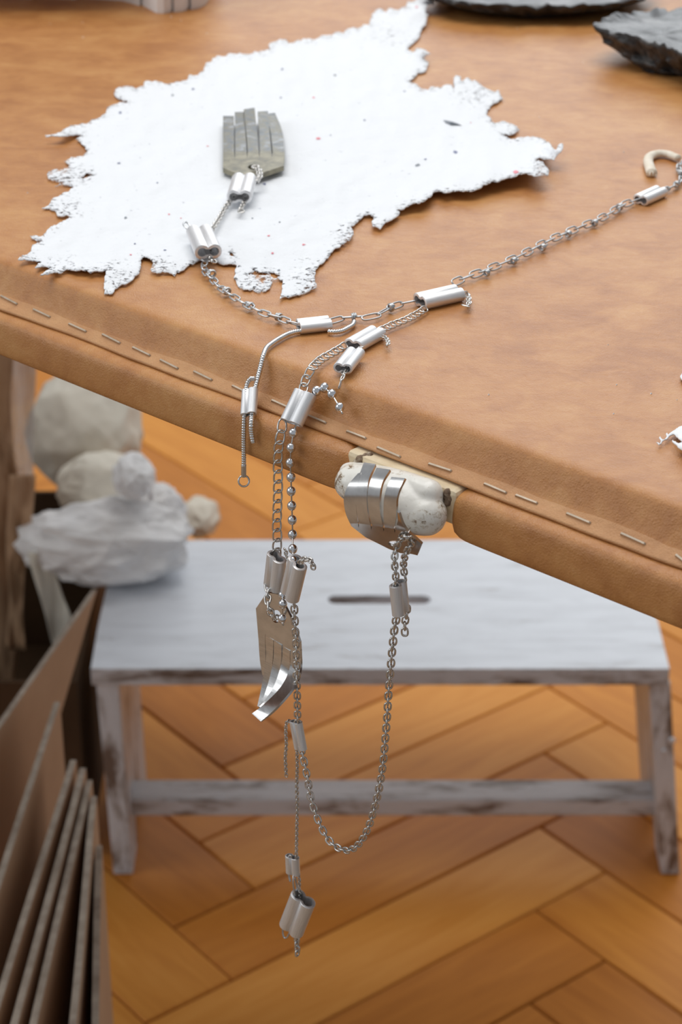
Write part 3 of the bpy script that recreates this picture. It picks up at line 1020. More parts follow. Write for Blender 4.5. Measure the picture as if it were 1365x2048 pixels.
# --- chains
chain('short steel cable chain on the paper', [(466, 394), (458, 406), (449, 418), (441, 433), (433, 446), (424, 459)], 'cable', 11.5, 19, 13.5, 3.8, off=0.0036, rolls=(25, -60), mat='steel')
chain('loose end at the paper sleeve', [(493, 395), (489, 404), (485, 412), (481, 421), (486, 424)], 'cable', 10, 17, 13, 3.8, off=0.0036, rolls=(20, -65))
chain('steel links through the plate on the paper', [(507, 333), (515, 336), (519, 346), (518, 358), (508, 362)], 'cable', 11, 20, 15, 4.2, off=0.0058, rolls=(10, 90))
chain('loose end below the paper sleeve', [(424, 498), (422, 508), (421, 518), (426, 524), (430, 521)], 'cable', 9.5, 17, 13, 3.8, off=0.0032, rolls=(20, -70))
e = chain('grey wire loop chain with knots on the left', [(402, 506), (409, 522), (410, 541), (423, 556), (437, 572), (455, 585), (480, 602), (503, 614), (530, 627), (560, 636), (582, 645), (600, 649)], 'wire', 26, 35, 17, 3.9, off=0.0021, mat='zinc', rolls=(24, -34), sq=3.4)
for w, tw in (((424, 547), (440, 566)), ((454, 582), (470, 595)), ((501, 612), (520, 622)), ((558, 634), (575, 640))):
    knot(e, w, tw, 6.5, 4.2)
e = chain('grey wire loop chain with knots between two sleeves', [(656, 645), (680, 638), (707, 634), (745, 633), (782, 615), (815, 605), (838, 601)], 'wire', 36, 46, 17, 3.8, off=0.0017, mat='zinc', rolls=(30, -20), sq=3.4)
for w, tw in (((708, 634), (722, 633)), ((782, 615), (795, 610))):
    knot(e, w, tw, 6.8, 4.2)
e = chain('grey wire loop chain with knots on the right', [(908, 566), (930, 556), (960, 545), (990, 533), (1020, 521), (1050, 507), (1080, 491), (1110, 476), (1140, 463), (1170, 451), (1200, 438), (1225, 424), (1250, 409), (1280, 398)], 'wire', 27, 37, 18, 3.5, off=0.0019, mat='zinc', rolls=(36, -30), sq=3.4)
for w, tw in (((974, 546), (990, 539)), ((1028, 522), (1045, 514)), ((1086, 495), (1100, 488)), ((1137, 468), (1150, 462)), ((1190, 446), (1203, 440)), ((1240, 414), (1250, 408))):
    knot(e, w, tw, 5.6, 3.8)
e = chain('grey wire loop chain leaving at the right', [(1326, 381), (1345, 374), (1358, 366), (1364, 350), (1358, 334), (1375, 320), (1400, 312)], 'wire', 20, 28, 12, 3.6, off=0.0018, mat='zinc', rolls=(36, -30), sq=3.2)
for w, tw in (((1354, 369), (1360, 362)), ((1364, 348), (1361, 340))):
    knot(e, w, tw, 5.2, 3.6)
chain('loose end at the largest sleeve', [(920, 593), (932, 588), (938, 598), (937, 612), (928, 611)], 'curb', 11, 22, 13, 3.6, off=0.0020, rolls=(20, 80))
chain('steel curb chain between two sleeves on the table', [(852, 617), (838, 626), (822, 635), (806, 642), (790, 648), (774, 655), (758, 662)], 'curb', 16, 26, 18, 3.2, off=0.0016, rolls=(-24,), twist_px=1.6)
chain('loose end beside the curb chain sleeve', [(766, 672), (774, 678), (777, 686), (775, 692)], 'curb', 7, 13, 10, 3, off=0.0022, rolls=(10, 80))
chain('links between the two edge sleeves', [(724, 694), (716, 699), (710, 706)], 'curb', 8, 15, 10, 3.2, off=0.0028, rolls=(10, 80))
chain('loose end of the small slotted sleeve', [(694, 730), (690, 742), (685, 757), (679, 775)], 'curb', 15.5, 23, 14, 3.8, off=0.0022, rolls=(15, 60))
chain('steel curb chain crossing the table edge', [(692, 690), (676, 700), (658, 710), (641, 720), (626, 735), (615, 753), (609, 770), (606, 786)], 'curb', 17.5, 28, 20, 4.0, off=0.0020, rolls=(-24,), twist_px=1.8)
chain('hanging steel curb chain', [(566, 842), (564, 858), (560, 880), (557, 900), (556, 930), (556.5, 960), (556, 990), (555, 1020), (554, 1050), (555, 1075), (554, 1100), (552, 1117)], 'curb', 22.5, 32, 22, 3.8, off=0.0024, rolls=(-26,), face=CAMZ, twist_px=1.6)
HANG = 0.0225
chain('loose end above the hanging sleeves', [(600, 1126, 'u', .0245), (606, 1119, 'u', .0245), (614, 1119, 'u', .0245), (621, 1121, 'u', .0245), (626, 1129, 'u', .0245), (627, 1137, 'u', .0245)], 'cable', 8, 16, 13, 3.6, rolls=(15, -65), face=CAMZ)
chain('tiny chain end above the left hanging sleeve', [(577, 1120, 'u', .021), (573, 1112, 'u', .021), (572, 1102, 'u', .021), (569, 1098, 'u', .021)], 'cable', 6.5, 12, 9, 3, rolls=(15, -65), face=CAMZ)
chain('links through the hanging plate', [(536, 1168, 'u', .0195), (537, 1186, 'u', .0215), (536, 1204, 'u', .0235), (540, 1219, 'u', .0245), (545, 1232, 'u', .0238), (556, 1237, 'u', .0205)], 'curb', 14.5, 25, 17, 4.4, rolls=(20, 100), face=CAMZ, twist_px=2)
chain('hanging steel cable chain', [(588, 1190, 'u', HANG), (589, 1215, 'u', HANG), (590, 1240, 'u', HANG), (592, 1280, 'u', HANG), (593, 1320, 'u', HANG), (594, 1360, 'u', .0215), (595, 1400, 'u', .021), (595.5, 1430, 'u', .020), (596, 1450, 'u', .019)], 'cable', 12.9, 22.5, 17, 4.1, rolls=(8, 84), face=CAMZ)
LO = [(603, 1494, .0192), (606, 1512, .0194), (611, 1535, .0196), (616, 1560, .0198), (621, 1590, .020), (629, 1620, .0203), (641, 1650, .0206), (655, 1676, .021), (672, 1693, .0214), (694, 1701, .0218), (713, 1693, .0222), (729, 1672, .0226), (741, 1645, .0229), (751, 1610, .0232), (760, 1570, .0235), (767, 1525, .0238), (771, 1480, .0241), (775, 1430, .0244), (778, 1380, .0247), (782, 1335, .025), (786, 1290, .0253), (790, 1255, .0256), (796, 1226, .026)]
chain('long loop of steel cable chain', [(x, y, 'u', u) for x, y, u in LO], 'cable', 12.9, 22.5, 17, 4.1, rolls=(12, 82), face=CAMZ)
chain('cable chain from sleeve to plate on the knob', [(793, 1178, 'u', .026), (792, 1162, 'u', .026), (792, 1146, 'u', .026), (790, 1130, 'u', .026), (790, 1112, 'u', .026), (794, 1095, 'u', .0245), (800, 1082, 'u', .0245), (808, 1076, 'u', .0262), (818, 1075, 'u', .0262), (824, 1084, 'u', .0240), (818, 1096, 'u', .0235), (812, 1108, 'u', .0235), (808, 1124, 'u', .0225), (808, 1140, 'u', .0215), (812, 1158, 'u', .021)], 'cable', 11.4, 21, 16.5, 4.4, rolls=(10, 84), face=CAMZ)
chain('loose end of the sleeve below the white knob', [(815, 1212, 'u', .0205), (814, 1226, 'u', .0205), (811, 1242, 'u', .0205), (810, 1258, 'u', .0205), (810.5, 1270, 'u', .0205)], 'cable', 13.5, 22, 17, 4.4, rolls=(8, 80), face=CAMZ)
chain('thin loose chain end at the slim sleeve', [(583, 1444, 'u', .019), (577, 1442, 'u', .0195), (573, 1448, 'u', .0195), (572, 1465, 'u', .0195), (573, 1490, 'u', .0195), (571, 1515, 'u', .0195), (572, 1535, 'u', .0195), (573, 1553, 'u', .0195)], 'fine', 6.3, 11, 8.5, 2.2, rolls=(25, -60), face=CAMZ, stuff=True)
chain('thin chain down to the smallest sleeve', [(594, 1497, 'u', .019), (595, 1530, 'u', .019), (594, 1570, 'u', .019), (595, 1610, 'u', .019), (594, 1660, 'u', .019), (593, 1716, 'u', .019)], 'fine', 6.3, 11, 8.5, 2.2, rolls=(25, -60), face=CAMZ, stuff=True)
chain('thin chain between the two lowest sleeves', [(597, 1747, 'u', .0186), (599, 1760, 'u', .0186), (599, 1775, 'u', .0186), (600, 1795, 'u', .0186)], 'fine', 6.0, 10, 8, 2.0, rolls=(25, -60), face=CAMZ, stuff=True)
chain('loose end below the lowest sleeve', [(596, 1858, 'u', .019), (595, 1872, 'u', .0195), (594, 1885, 'u', .0195), (595, 1897, 'u', .0195), (595, 1910, 'u', .0195)], 'cable', 11, 19, 14, 4, rolls=(30, -50), face=CAMZ)

def wire(name, pts, px, mat, off=0.0015, label=None, par=None):
    pa = mk_path(pts, off)
    vs, fs = sweep(pa, px * mpp(pa.at(0)[0]) / 2, 7)
    o = obj(name, vs, fs, M[mat], par or neck)
    if label: o['label'] = label
    return o
wire('wire_loop', [(388, 472, .004), (383, 464, .0045), (372, 456, .0055), (367, 449, .0060), (371, 444, .0058), (377, 448, .005), (384, 458, .004), (391, 468, .0035)], 3.6, 'zinc', label='grey wire loop standing up from the sleeve')
wire('wire_hook', [(575, 1716, 'u', .0190), (578, 1712, 'u', .0198), (582, 1711, 'u', .0204), (584, 1716, 'u', .0195)], 4.6, 'zinc')
wire('wire_hook', [(578, 1744, 'u', .019), (579, 1755, 'u', .0192), (581, 1763, 'u', .0194)], 4.2, 'zinc')
wire('wire_hook', [(588, 1745, 'u', .019), (587, 1755, 'u', .0205), (587, 1770, 'u', .021), (591, 1792, 'u', .0205), (593, 1799, 'u', .019), (598, 1790, 'u', .0180), (594, 1772, 'u', .0180), (591, 1756, 'u', .0182)], 3.6, 'zinc', label='grey wire ring linking the two lowest sleeves')
wire('wire_loop', [(567, 1852, 'u', .019), (566, 1866, 'u', .0194), (569, 1875, 'u', .0195), (574, 1875, 'u', .0195), (579, 1866, 'u', .0193), (581, 1855, 'u', .019)], 3.6, 'zinc')

# --- snake chain (ribbed tube)
def snake(pts, px, off):
    pa = mk_path(pts, off)
    k = mpp(pa.at(pa.len / 2)[0])
    pit = 5.2 * k
    r0 = px * k / 2
    f_ = lambda s: r0 * (0.74 + 0.28 * abs(math.sin(math.pi * s / pit)) ** 0.6)
    vs, fs = sweep(pa, f_, 10, pit / 6)
    o = obj('snake_chain', vs, fs, M['polish_soft'], neck)
    return o
M['polish_soft'] = metal('snake_steel', (0.66, 0.655, 0.65), (0.8, 0.795, 0.79), 0.22, 300)
snake([(604, 662), (590, 664), (575, 669), (558, 678), (543, 688), (533, 697), (527, 712), (522, 732), (517, 752), (512, 772), (508, 790), (506, 812), (504, 832), (503, 850), (504, 868), (507, 885)], 11, 0.0013)['label'] = 'ribbed snake chain draped over the table edge'
snake([(656, 663), (670, 664), (684, 662), (696, 656), (706, 650), (709, 643)], 10, 0.0013)['label'] = 'short ribbed snake chain end'
snake([(509, 758, .0022), (503, 757, .0030), (497, 763, .0028), (493, 775, .0024), (491, 800, .0022), (489, 830), (488, 860), (488, 890), (488, 920), (488, 940)], 10, 0.0015)['label'] = 'ribbed snake chain end with ring'
wire('end_cap', [(488, 930, .0015), (488, 945, .0015), (488, 953, .0015)], 11, 'steel', label='pinched end cap of the snake chain')
pr, _ = hull(488, 962, 0.0015)
k = mpp(pr)
vs, fs = closed_tube([(11 * k * math.cos(a), 11 * k * math.sin(a), 0) for a in [2 * math.pi * i / 24 for i in range(24)]], 1.9 * k, 8)
Xr = Matrix.Translation(pr) @ CAMZ.to_track_quat('Z', 'Y').to_matrix().to_4x4() @ Matrix.Rotation(0.3, 4, 'Y')
put(bpy.data.objects.new('ring', mesh('ring', vs, fs, M['steel'])), neck, Xr)

# --- ball chain
def ball_mesh():
    bm = bmesh.new()
    bmesh.ops.create_uvsphere(bm, u_segments=20, v_segments=12, radius=1.0)
    me = bpy.data.meshes.new('bead'); bm.to_mesh(me); bm.free()
    me.materials.append(M['polish'])
    me.polygons.foreach_set('use_smooth', [True] * len(me.polygons))
    return me
BM = ball_mesh()
def balls_chain(label, pts, rpx, off, ext=()):
    q = [P3(w, off)[0] for w in pts]
    e = empty('ball_chain', q[0], neck)
    e['label'] = label
    for p in q:
        r_ = rpx * mpp(p)
        put(bpy.data.objects.new('bead', BM), e, Matrix.Translation(p) @ Matrix.Diagonal((r_, r_, r_ * 1.1, 1)))
    ends = [P3(w, off)[0] for w in ext]
    allq = ([ends[0]] if len(ends) > 1 else []) + q + ([ends[-1]] if ends else [])
    for a, b in zip(allq, allq[1:]):
        vs, fs = sweep(Path([a, b], None, 2), 1.7 * mpp(a), 8, ref=Vector((0.3, 1, 0.2)))
        obj('connector', vs, fs, M['steel'], e)
    return e
balls_chain('loose end of polished ball chain on the table edge', [(633.5, 782), (649.5, 775.5), (664.5, 788.5), (680, 815)], 9.6, 0.0019, [(620, 790), (685.5, 828)])
balls_chain('hanging polished ball chain', [(587, 866), (582.5, 895.5), (581, 925.5), (582.5, 954.5), (583, 982.5), (584, 1011.5), (585, 1040), (585.5, 1069), (586, 1098, 'u', .0195), (587, 1122, 'u', .0222)], 9.3, 0.0021, [(592, 852), (588, 1132, 'u', .0225)])
balls_chain('polished ball chain end in front of the hanging plate', [(566, 1190, 'u', .0225), (566, 1208, 'u', .0245), (565, 1237.5, 'u', .0245)], 8.9, 0.0, [(570, 1180, 'u', .0225), (567, 1250, 'u', .0235)])

# --- plate on the paper (hand with five fingers)
def c7(cx, cy): return (340 + cx / 4.55, 180 + cy / 4.55)
def circ(cx, cy, rx, ry, n=14): return [(cx + rx * math.cos(2 * math.pi * i / n), cy + ry * math.sin(2 * math.pi * i / n)) for i in range(n)]
ZP = ZT + 0.0046
def mp_p(x, y): return onz(x, y, ZP)
base = [(483, 560), (483, 708), (655, 778), (775, 775), (1038, 688), (1046, 560), (930, 625), (815, 620), (705, 625), (590, 632)]
base = [(483, 560), (483, 708), (655, 778), (775, 775), (1038, 688), (1046, 560), (936, 560), (930, 620), (924, 560), (821, 560), (815, 620), (809, 560), (710, 560), (705, 622), (700, 560), (596, 560), (590, 630), (585, 560)]
plate1 = polyplate('hand_plate', [c7(*p) for p in base], [[c7(*p) for p in circ(762, 702, 52, 24)]], mp_p, 0.0019, M['stain_yellow'], neck, Vector((0, 0, -1)))
tag(plate1, 'weathered grey steel plate cut into five fingers, on the paper')
def frow(*a): return [tuple(c7(*q) for q in r) for r in a]
FING = [frow(((483, 560), (585, 560)), ((483, 400), (584, 400)), ((484, 235), (583, 236))),
        frow(((596, 560), (700, 560)), ((594, 380), (688, 380)), ((590, 200), (676, 198))),
        frow(((710, 560), (809, 560)), ((694, 370), (792, 365)), ((672, 176), (772, 160))),
        frow(((821, 560), (924, 560)), ((812, 370), (908, 370)), ((798, 196), (893, 190))),
        frow(((936, 560), (1046, 560)), ((916, 380), (1022, 370)), ((880, 216), (957, 206)))]
LIFT = [(0, .0002, .0008), (0, .0006, .0022), (0, .0010, .0034), (0, .0004, .0012), (0, .0002, .0007)]
for rows, lf in zip(FING, LIFT):
    R_ = [(onz(*a, ZP + h), onz(*b, ZP + h)) for (a, b), h in zip(rows, lf)]
    ribbon('finger', R_, 0.0018, M['stain'], plate1, 5, Vector((0, 0, -1)))

# --- hanging plate
def lerpu(y, tab_):
    for (a, ua), (b, ub) in zip(tab_, tab_[1:]):
        if y <= b: return ua + (ub - ua) * max(0, (y - a) / (b - a))
    return tab_[-1][1]
U2 = [(1184, .0200), (1300, .0168)]
def mp2(x, y): return at_u(x, y, .0200 + (y - 1184) * (-.0032 / 116))
b2 = [(534, 1185), (557, 1189), (563, 1199), (585, 1241), (600, 1284), (601, 1302), (582, 1302), (581, 1301), (580.4, 1302), (565, 1293), (564, 1290), (563.2, 1292), (549, 1282), (548, 1279), (547.2, 1281.5), (532, 1272), (531, 1268), (530.2, 1272), (517, 1276), (514, 1240), (512, 1217)]
plate2 = polyplate('hand_plate', b2, [circ(553, 1233, 9.5, 13)], mp2, 0.0008, M['mirror'], neck)
tag(plate2, 'hanging satin steel plate with fingers bent forward')
def rb(parent, L, R, U, th=0.0008, mat='satin', conv=lambda x, y: (x, y)):
    rows = [(at_u(*conv(*a), u), at_u(*conv(*b), u)) for a, b, u in zip(L, R, U)]
    return ribbon('finger', rows, th, M[mat], parent, 6)
rb(plate2, [(517, 1275), (520, 1320), (525, 1350)], [(530.4, 1270), (531, 1320), (529, 1352)], [.0174, .0166, .0162])
rb(plate2, [(531, 1269), (531, 1320), (524, 1370), (515, 1412)], [(547.3, 1280), (545, 1328), (537, 1372), (521, 1415)], [.0175, .0165, .0175, .0205])
rb(plate2, [(548, 1280), (546, 1325), (535, 1372), (524, 1402), (517, 1413)], [(563.3, 1291), (561, 1334), (547, 1376), (533, 1405), (524, 1416)], [.0174, .0165, .0190, .0225, .0245])
rb(plate2, [(564, 1291), (562, 1330), (548, 1372), (529, 1402), (519, 1413)], [(580.4, 1302), (578, 1342), (560, 1378), (538, 1407), (526, 1417)], [.0170, .0165, .0205, .0250, .0272])
rb(plate2, [(581, 1302), (579, 1338), (561, 1375), (524, 1412), (504, 1427)], [(601, 1301), (601, 1334), (590, 1370), (552, 1416), (522, 1443)], [.0168, .0170, .0225, .0305, .0340])

# --- plate gripping the knob
def c6(x, y): return (640 + x / 4.266, 880 + y / 4.266)
def mp3(x, y): return at_u(x, y, .0275 + (y - 1052) * (-.0085 / 58))
b3 = [(270, 735), (390, 830), (590, 930), (690, 966), (780, 972), (835, 985), (873, 893), (770, 800), (760, 790), (646, 764), (640, 795), (634, 758), (551, 744), (545, 785), (539, 742), (446, 728), (440, 770), (434, 726), (336, 712), (330, 752), (326, 712), (258, 712)]
plate3 = polyplate('hand_plate', [c6(*p) for p in b3], [[c6(*p) for p in circ(632, 884, 50, 24)]], mp3, 0.0008, M['mirror'], neck)
tag(plate3, 'polished steel plate with fingers curled around the white knob')
um = lambda y: .0270 + (880 + y / 4.266 - 1055) * (-.0075 / 56)
def grip(L, R):
    """finger bent round the front of the knob: outline from the photo, depth from a circular bend"""
    Lp = catmull([Vector((*c6(*p), 0)) for p in L], 8); Rp = catmull([Vector((*c6(*p), 0)) for p in R], 8)
    rows = []
    for a, b in zip(Lp, Rp):
        y = (a.y + b.y) / 2
        q = min(1, abs((y - 1003) / 88))
        u = 0.0152 + 0.0155 * math.sqrt(max(0.02, 1 - q * q))
        rows.append((at_u(a.x, a.y, u), at_u(b.x, b.y, u)))
    o = ribbon('finger', rows, 0.0008, M['mirror'], plate3, 2)
    o.data.polygons.foreach_set('use_smooth', [True] * len(o.data.polygons))
grip([(258, 712), (226, 640), (208, 560), (208, 480), (245, 380), (325, 285)], [(326, 712), (316, 640), (310, 560), (308, 480), (325, 380), (352, 275)])
grip([(336, 712), (320, 640), (310, 560), (308, 470), (328, 330), (376, 190)], [(434, 726), (414, 650), (404, 570), (402, 470), (420, 330), (478, 205)])
grip([(446, 728), (424, 640), (410, 550), (408, 460), (432, 345), (485, 235)], [(539, 742), (520, 650), (511, 560), (512, 470), (535, 360), (600, 252)])
grip([(551, 744), (544, 650), (544, 570), (550, 490), (572, 405), (612, 315)], [(634, 758), (650, 670), (654, 580), (658, 500), (684, 415), (727, 325)])
grip([(646, 764), (664, 690), (662, 610)], [(752, 790), (706, 720), (672, 625)])

# ------------------------------------------------------------------ other things on the table
def dish(name, topo, zt_, boto, seed, label, dz=0.0):
    """flat-faced rough casting: traced upper rim at height zt_, smaller foot on the table"""
    r = random.Random(seed)
    P = [onz(x, y, ZT + zt_) for x, y in topo]
    cen = sum(P, Vector()) / len(P)
    rim = Path(P + [P[0]], None, 8)
    n = 120
    B = [onz(x, y, ZT + 0.0) for x, y in boto]
    bcen = sum(B, Vector()) / len(B)
    foot = Path(B + [B[0]], None, 8)
    rings = []
    for fr in (0.15, 0.4, 0.65, 0.85):
        rings.append([cen.lerp(rim.at(rim.len * i / n)[0], fr) - Vector((0, 0, 0.0025 * (1 - fr ** 3) - 0.0012 * fbm(Vector((i * .15, fr * 6, seed)))))
                      for i in range(n)])
    rr = []
    for i in range(n):
        p = rim.at(rim.len * i / n)[0]
        d = (p - cen); d.z = 0; d.normalize()
        a = 2 * math.pi * i / n
        k = fbm(Vector((math.cos(a) * 6, math.sin(a) * 6, seed)), 5)
        rr.append(p + d * (0.006 * k) + Vector((0, 0, 0.004 * fbm(Vector((math.cos(a) * 9, math.sin(a) * 9, seed + 5)), 4))))
    rings.append(rr)
    for lv, fr in enumerate((0.06, 0.14, 0.25, 0.38, 0.52, 0.66, 0.8, 0.92, 1.0)):
        row = []
        for i in range(n):
            a = rr[i]; b = foot.at(foot.len * i / n)[0]
            h = fr ** 0.75
            p = a.lerp(b, fr ** 1.3)
            p.z = a.z + (b.z - a.z) * h
            d = (p - bcen); d.z = 0; d.normalize()
            if fr < 1:
                ang = 2 * math.pi * i / n
                k = fbm(Vector((math.cos(ang) * 5, math.sin(ang) * 5, seed + fr * 3.5)), 5)
                k2 = noise.noise(Vector((math.cos(ang) * 16, math.sin(ang) * 16, seed + fr * 9)))
                p += d * (0.011 * k + 0.0035 * k2) + Vector((0, 0, 0.004 * k + 0.0015 * k2))
                p.z = max(p.z, ZT + 0.001)
            row.append(p)
        rings.append(row)
    vs = [cen - Vector((0, 0, 0.0025))]
    for row in rings: vs += row
    fs = [(0, 1 + i, 1 + (i + 1) % n) for i in range(n)]
    for q in range(len(rings) - 1):
        for i in range(n):
            j = (i + 1) % n
            fs.append((1 + q * n + i, 1 + q * n + j, 1 + (q + 1) * n + j, 1 + (q + 1) * n + i))
    b0 = 1 + (len(rings) - 1) * n
    fs.append(tuple(b0 + i for i in range(n)))
    o = obj(name, vs, fs, M['stone'])
    o.data.materials.append(M['stone_top'])
    for p in o.data.polygons:
        if p.index < n * 5: p.material_index = 1
    o['label'] = label; o['category'] = 'cast'
    return o
dish('cast_dish', [(1186, 50), (1205, 58), (1235, 66), (1262, 72), (1300, 80), (1340, 96), (1385, 112), (1440, 110), (1480, 80), (1470, 40), (1420, 22), (1360, 18), (1300, 22), (1250, 26), (1215, 36)], 0.016,
     [(1275, 120), (1288, 142), (1310, 148), (1345, 152), (1400, 152), (1440, 140), (1460, 110), (1430, 85), (1370, 78), (1310, 88)], 3, 'dark grey rough cast dish, nearest of the two, at the right edge of the table')
dish('cast_dish', [(852, -14), (900, 0), (960, 8), (1040, 10), (1120, 11), (1190, 9), (1240, 4), (1296, -14), (1300, -40), (1220, -62), (1080, -70), (930, -60), (860, -38)], 0.010,
     [(905, 8), (960, 26), (1040, 36), (1090, 36), (1160, 28), (1220, 16), (1250, -10), (1200, -40), (1080, -50), (960, -40), (900, -15)], 11, 'wide dark cast slab with crusted edge behind the white paper')

def fluted():
    out = [(-90, -10), (-30, -3), (-27, -6), (60, -2), (63, -5), (150, -1), (153, -4), (245, 2), (280, 12), (282, 9), (315, 27), (328, 28), (343, 25), (345.5, 22), (350, 25), (366, 24), (377, 20), (379.5, 16), (384, 20), (402, 17), (415, 10), (419, 2), (440, -25), (400, -60), (300, -80), (100, -80), (-80, -60)]  # left end stretched out of view, added to throw shade on the leather
    P = [onz(x, y, ZT) for x, y in out]
    c = sum(P, Vector()) / len(P)
    vs, fs = [], []
    n = len(P)
    for z, k in ((0, 0.985), (0.002, 1.0), (0.100, 1.0), (0.108, 0.99), (0.11, 0.96)):
        vs += [c + (p - c) * k + Vector((0, 0, z)) for p in P]
    for q in range(4):
        for i in range(n):
            j = (i + 1) % n
            fs.append((q * n + i, q * n + j, q * n + n + j, q * n + n + i))
    fs += [tuple(range(n)), tuple(range(4 * n, 5 * n))]
    o = obj('fluted_block', vs, fs, M['plaster'], None, True)
    autosmooth(o, 40)
    tag(o, 'white block with fluted sides standing on the far edge of the table, with an unseen overhang added for shade', 'block')
    shade_slab = [(-150, 26), (225, 24), (245, -20), (240, -60), (-150, -60)]  # outline of an added slab out of view, made up to shade the table
    Q = [onz(x, y, ZT) for x, y in shade_slab]
    cq = sum(Q, Vector()) / len(Q)
    vs, fs = [], []
    for z, k in ((0.015, .97), (0.018, 1.0), (0.060, 1.0), (0.064, .98)):
        vs += [cq + (p - cq) * k + Vector((0, 0, z)) for p in Q]
    for q in range(3):
        for i in range(5):
            j = (i + 1) % 5
            fs.append((q * 5 + i, q * 5 + j, q * 5 + 5 + j, q * 5 + 5 + i))
    fs += [tuple(range(5)), tuple(range(15, 20))]
    obj('rim', vs, fs, M['plaster'], o, False)  # added overhang rather than a real rim, only there to cast a shadow
fluted()

cpts = [(1305, 342), (1301, 331), (1298, 320), (1299, 311), (1308, 305), (1322, 302.5), (1337, 304), (1348, 308), (1358, 312)]
pc = Path([onz(x, y, ZT + 0.0026) for x, y in cpts], None, 8)
kc = mpp(pc.at(0)[0])
vs, fs = sweep(pc, lambda s: kc * (11.5 - 3.2 * (s / pc.len)) * (1 + .05 * noise.noise(Vector((s * 900, 0, 0)))), 12, 0.0008)
for i, v_ in enumerate(vs):
    v_.z = ZT + 0.0003 + max(0, (v_.z - ZT - 0.0010)) * 0.85
cord = obj('cotton_cord', vs, fs, M['cord'])
tag(cord, 'short curled end of cream cotton cord lying on the leather', 'cord')
fr, ff = [], []
for i in range(9):
    p = onz(1297 + i * 1.8, 344 + rnd.uniform(-1, 1), ZT + 0.0010 + 0.0018 * math.sin(i / 8 * math.pi))
    q = onz(1297 + i * 2.1, 351 + rnd.uniform(-2, 2), ZT + 0.0006 + 0.001 * rnd.random())
    b = len(fr); w_ = RT * (kc * 1.1)
    fr += [p - w_, p + w_, q + w_ * .5, q - w_ * .5]; ff.append((b, b + 1, b + 2, b + 3))
o = obj('frayed_end', fr, ff, M['cord'], cord); o.modifiers.new('t', 'SOLIDIFY').thickness = 0.0003

# ------------------------------------------------------------------ stool
YF = 1.268
stool = empty('step_stool', (0.03, 1.36, 0))
tag(stool, 'low wooden step stool in worn silver-white paint with slotted seat', 'stool')
def seatmap(x, y): return Vector((x, y, 0.18))
x0, x1, y0, y1 = -0.1765, 0.2318, 1.268, 1.463
sl0, sl1 = onz(656, 1199, .18), onz(862, 1199, .18)
yc = sl0.y; hr = 0.0062
slot = [(sl0.x + hr + hr * math.cos(a), yc + hr * math.sin(a)) for a in [math.pi / 2 + math.pi * i / 8 for i in range(9)]] + [(sl1.x - hr + hr * math.cos(a), yc + hr * math.sin(a)) for a in [-math.pi / 2 + math.pi * i / 8 for i in range(9)]]
rc = 0.004
outl = []
nE = 60
for i in range(nE + 1):
    outl.append((x0 + (x1 - x0) * i / nE, y0 + 0.0007 * noise.noise(Vector((i * .8, 0, 0)))))
outl += [(x1 + .0006, y0 + .06), (x1, y1), (x0, y1), (x0 - .001, y0 + .06)]
seat = polyplate('seat', outl, [slot], seatmap, 0.0135, M['stool'], stool, Vector((0, 0, -1)))
bevel_obj(seat, 0.0016, 2)
seat.data.materials.append(M['stool_worn'])
for p in seat.data.polygons:
    if abs(p.normal.z) < 0.5: p.material_index = 1
def side(top_l, top_r, bot_l, bot_r, Dp):
    tl, tr = on_y(*top_l, YF + .002), on_y(*top_r, YF + .002)
    bl, br = on_y(*bot_l, YF + .002), on_y(*bot_r, YF + .002)
    def X(z, right):
        a, b = (br, tr) if right else (bl, tl)
        f_ = (z - 0) / 0.1665
        xb, xt = b.x, a.x
        return a.x + (b.x - a.x) * f_
    yb = YF + Dp
    ym = (YF + yb) / 2
    prof = [(YF + .002, 0), (YF + .002, .04), (YF + .002, .08), (YF + .002, .1665), (yb, .1665), (yb, .08), (yb, 0), (yb - .035, 0), (ym + .015, .035), (ym, .042), (ym - .015, .035), (YF + .037, 0)]
    n = len(prof)
    vs = [Vector((X(z, False), y, z)) for y, z in prof] + [Vector((X(z, True), y, z)) for y, z in prof]
    fs = [tuple(range(n)), tuple(range(2 * n - 1, n - 1, -1))] + [(i, (i + 1) % n, (i + 1) % n + n, i + n) for i in range(n)]
    o = obj('leg_panel', vs, fs, M['stool_leg'], stool, False)
    return bevel_obj(o, 0.0012, 2)
side((192, 1365), (238, 1365), (228, 1762), (267, 1764), 0.125)
side((1300, 1360), (1343, 1360), (1322, 1762), (1360, 1762), 0.125)
o = obj('stretcher', *aabox(-0.166, 0.2465, 1.290, 1.3165, .0386, .0535), M['stool_worn2'], stool, False); bevel_obj(o, 0.0015)
for px_, py_ in ((1345, 1481), (1329, 1503)):
    p = on_y(px_, py_, YF + 0.0015)
    bm = bmesh.new(); bmesh.ops.create_uvsphere(bm, u_segments=10, v_segments=6, radius=0.0028 if px_ == 1345 else 0.002, matrix=Matrix.Translation(p) @ Matrix.Diagonal((1, .45, 1, 1)))
    vs = [v_.co.copy() for v_ in bm.verts]; fs = [tuple(v_.index for v_ in f.verts) for f in bm.faces]; bm.free()
    obj('nail_head', vs, fs, M['stool'], stool)

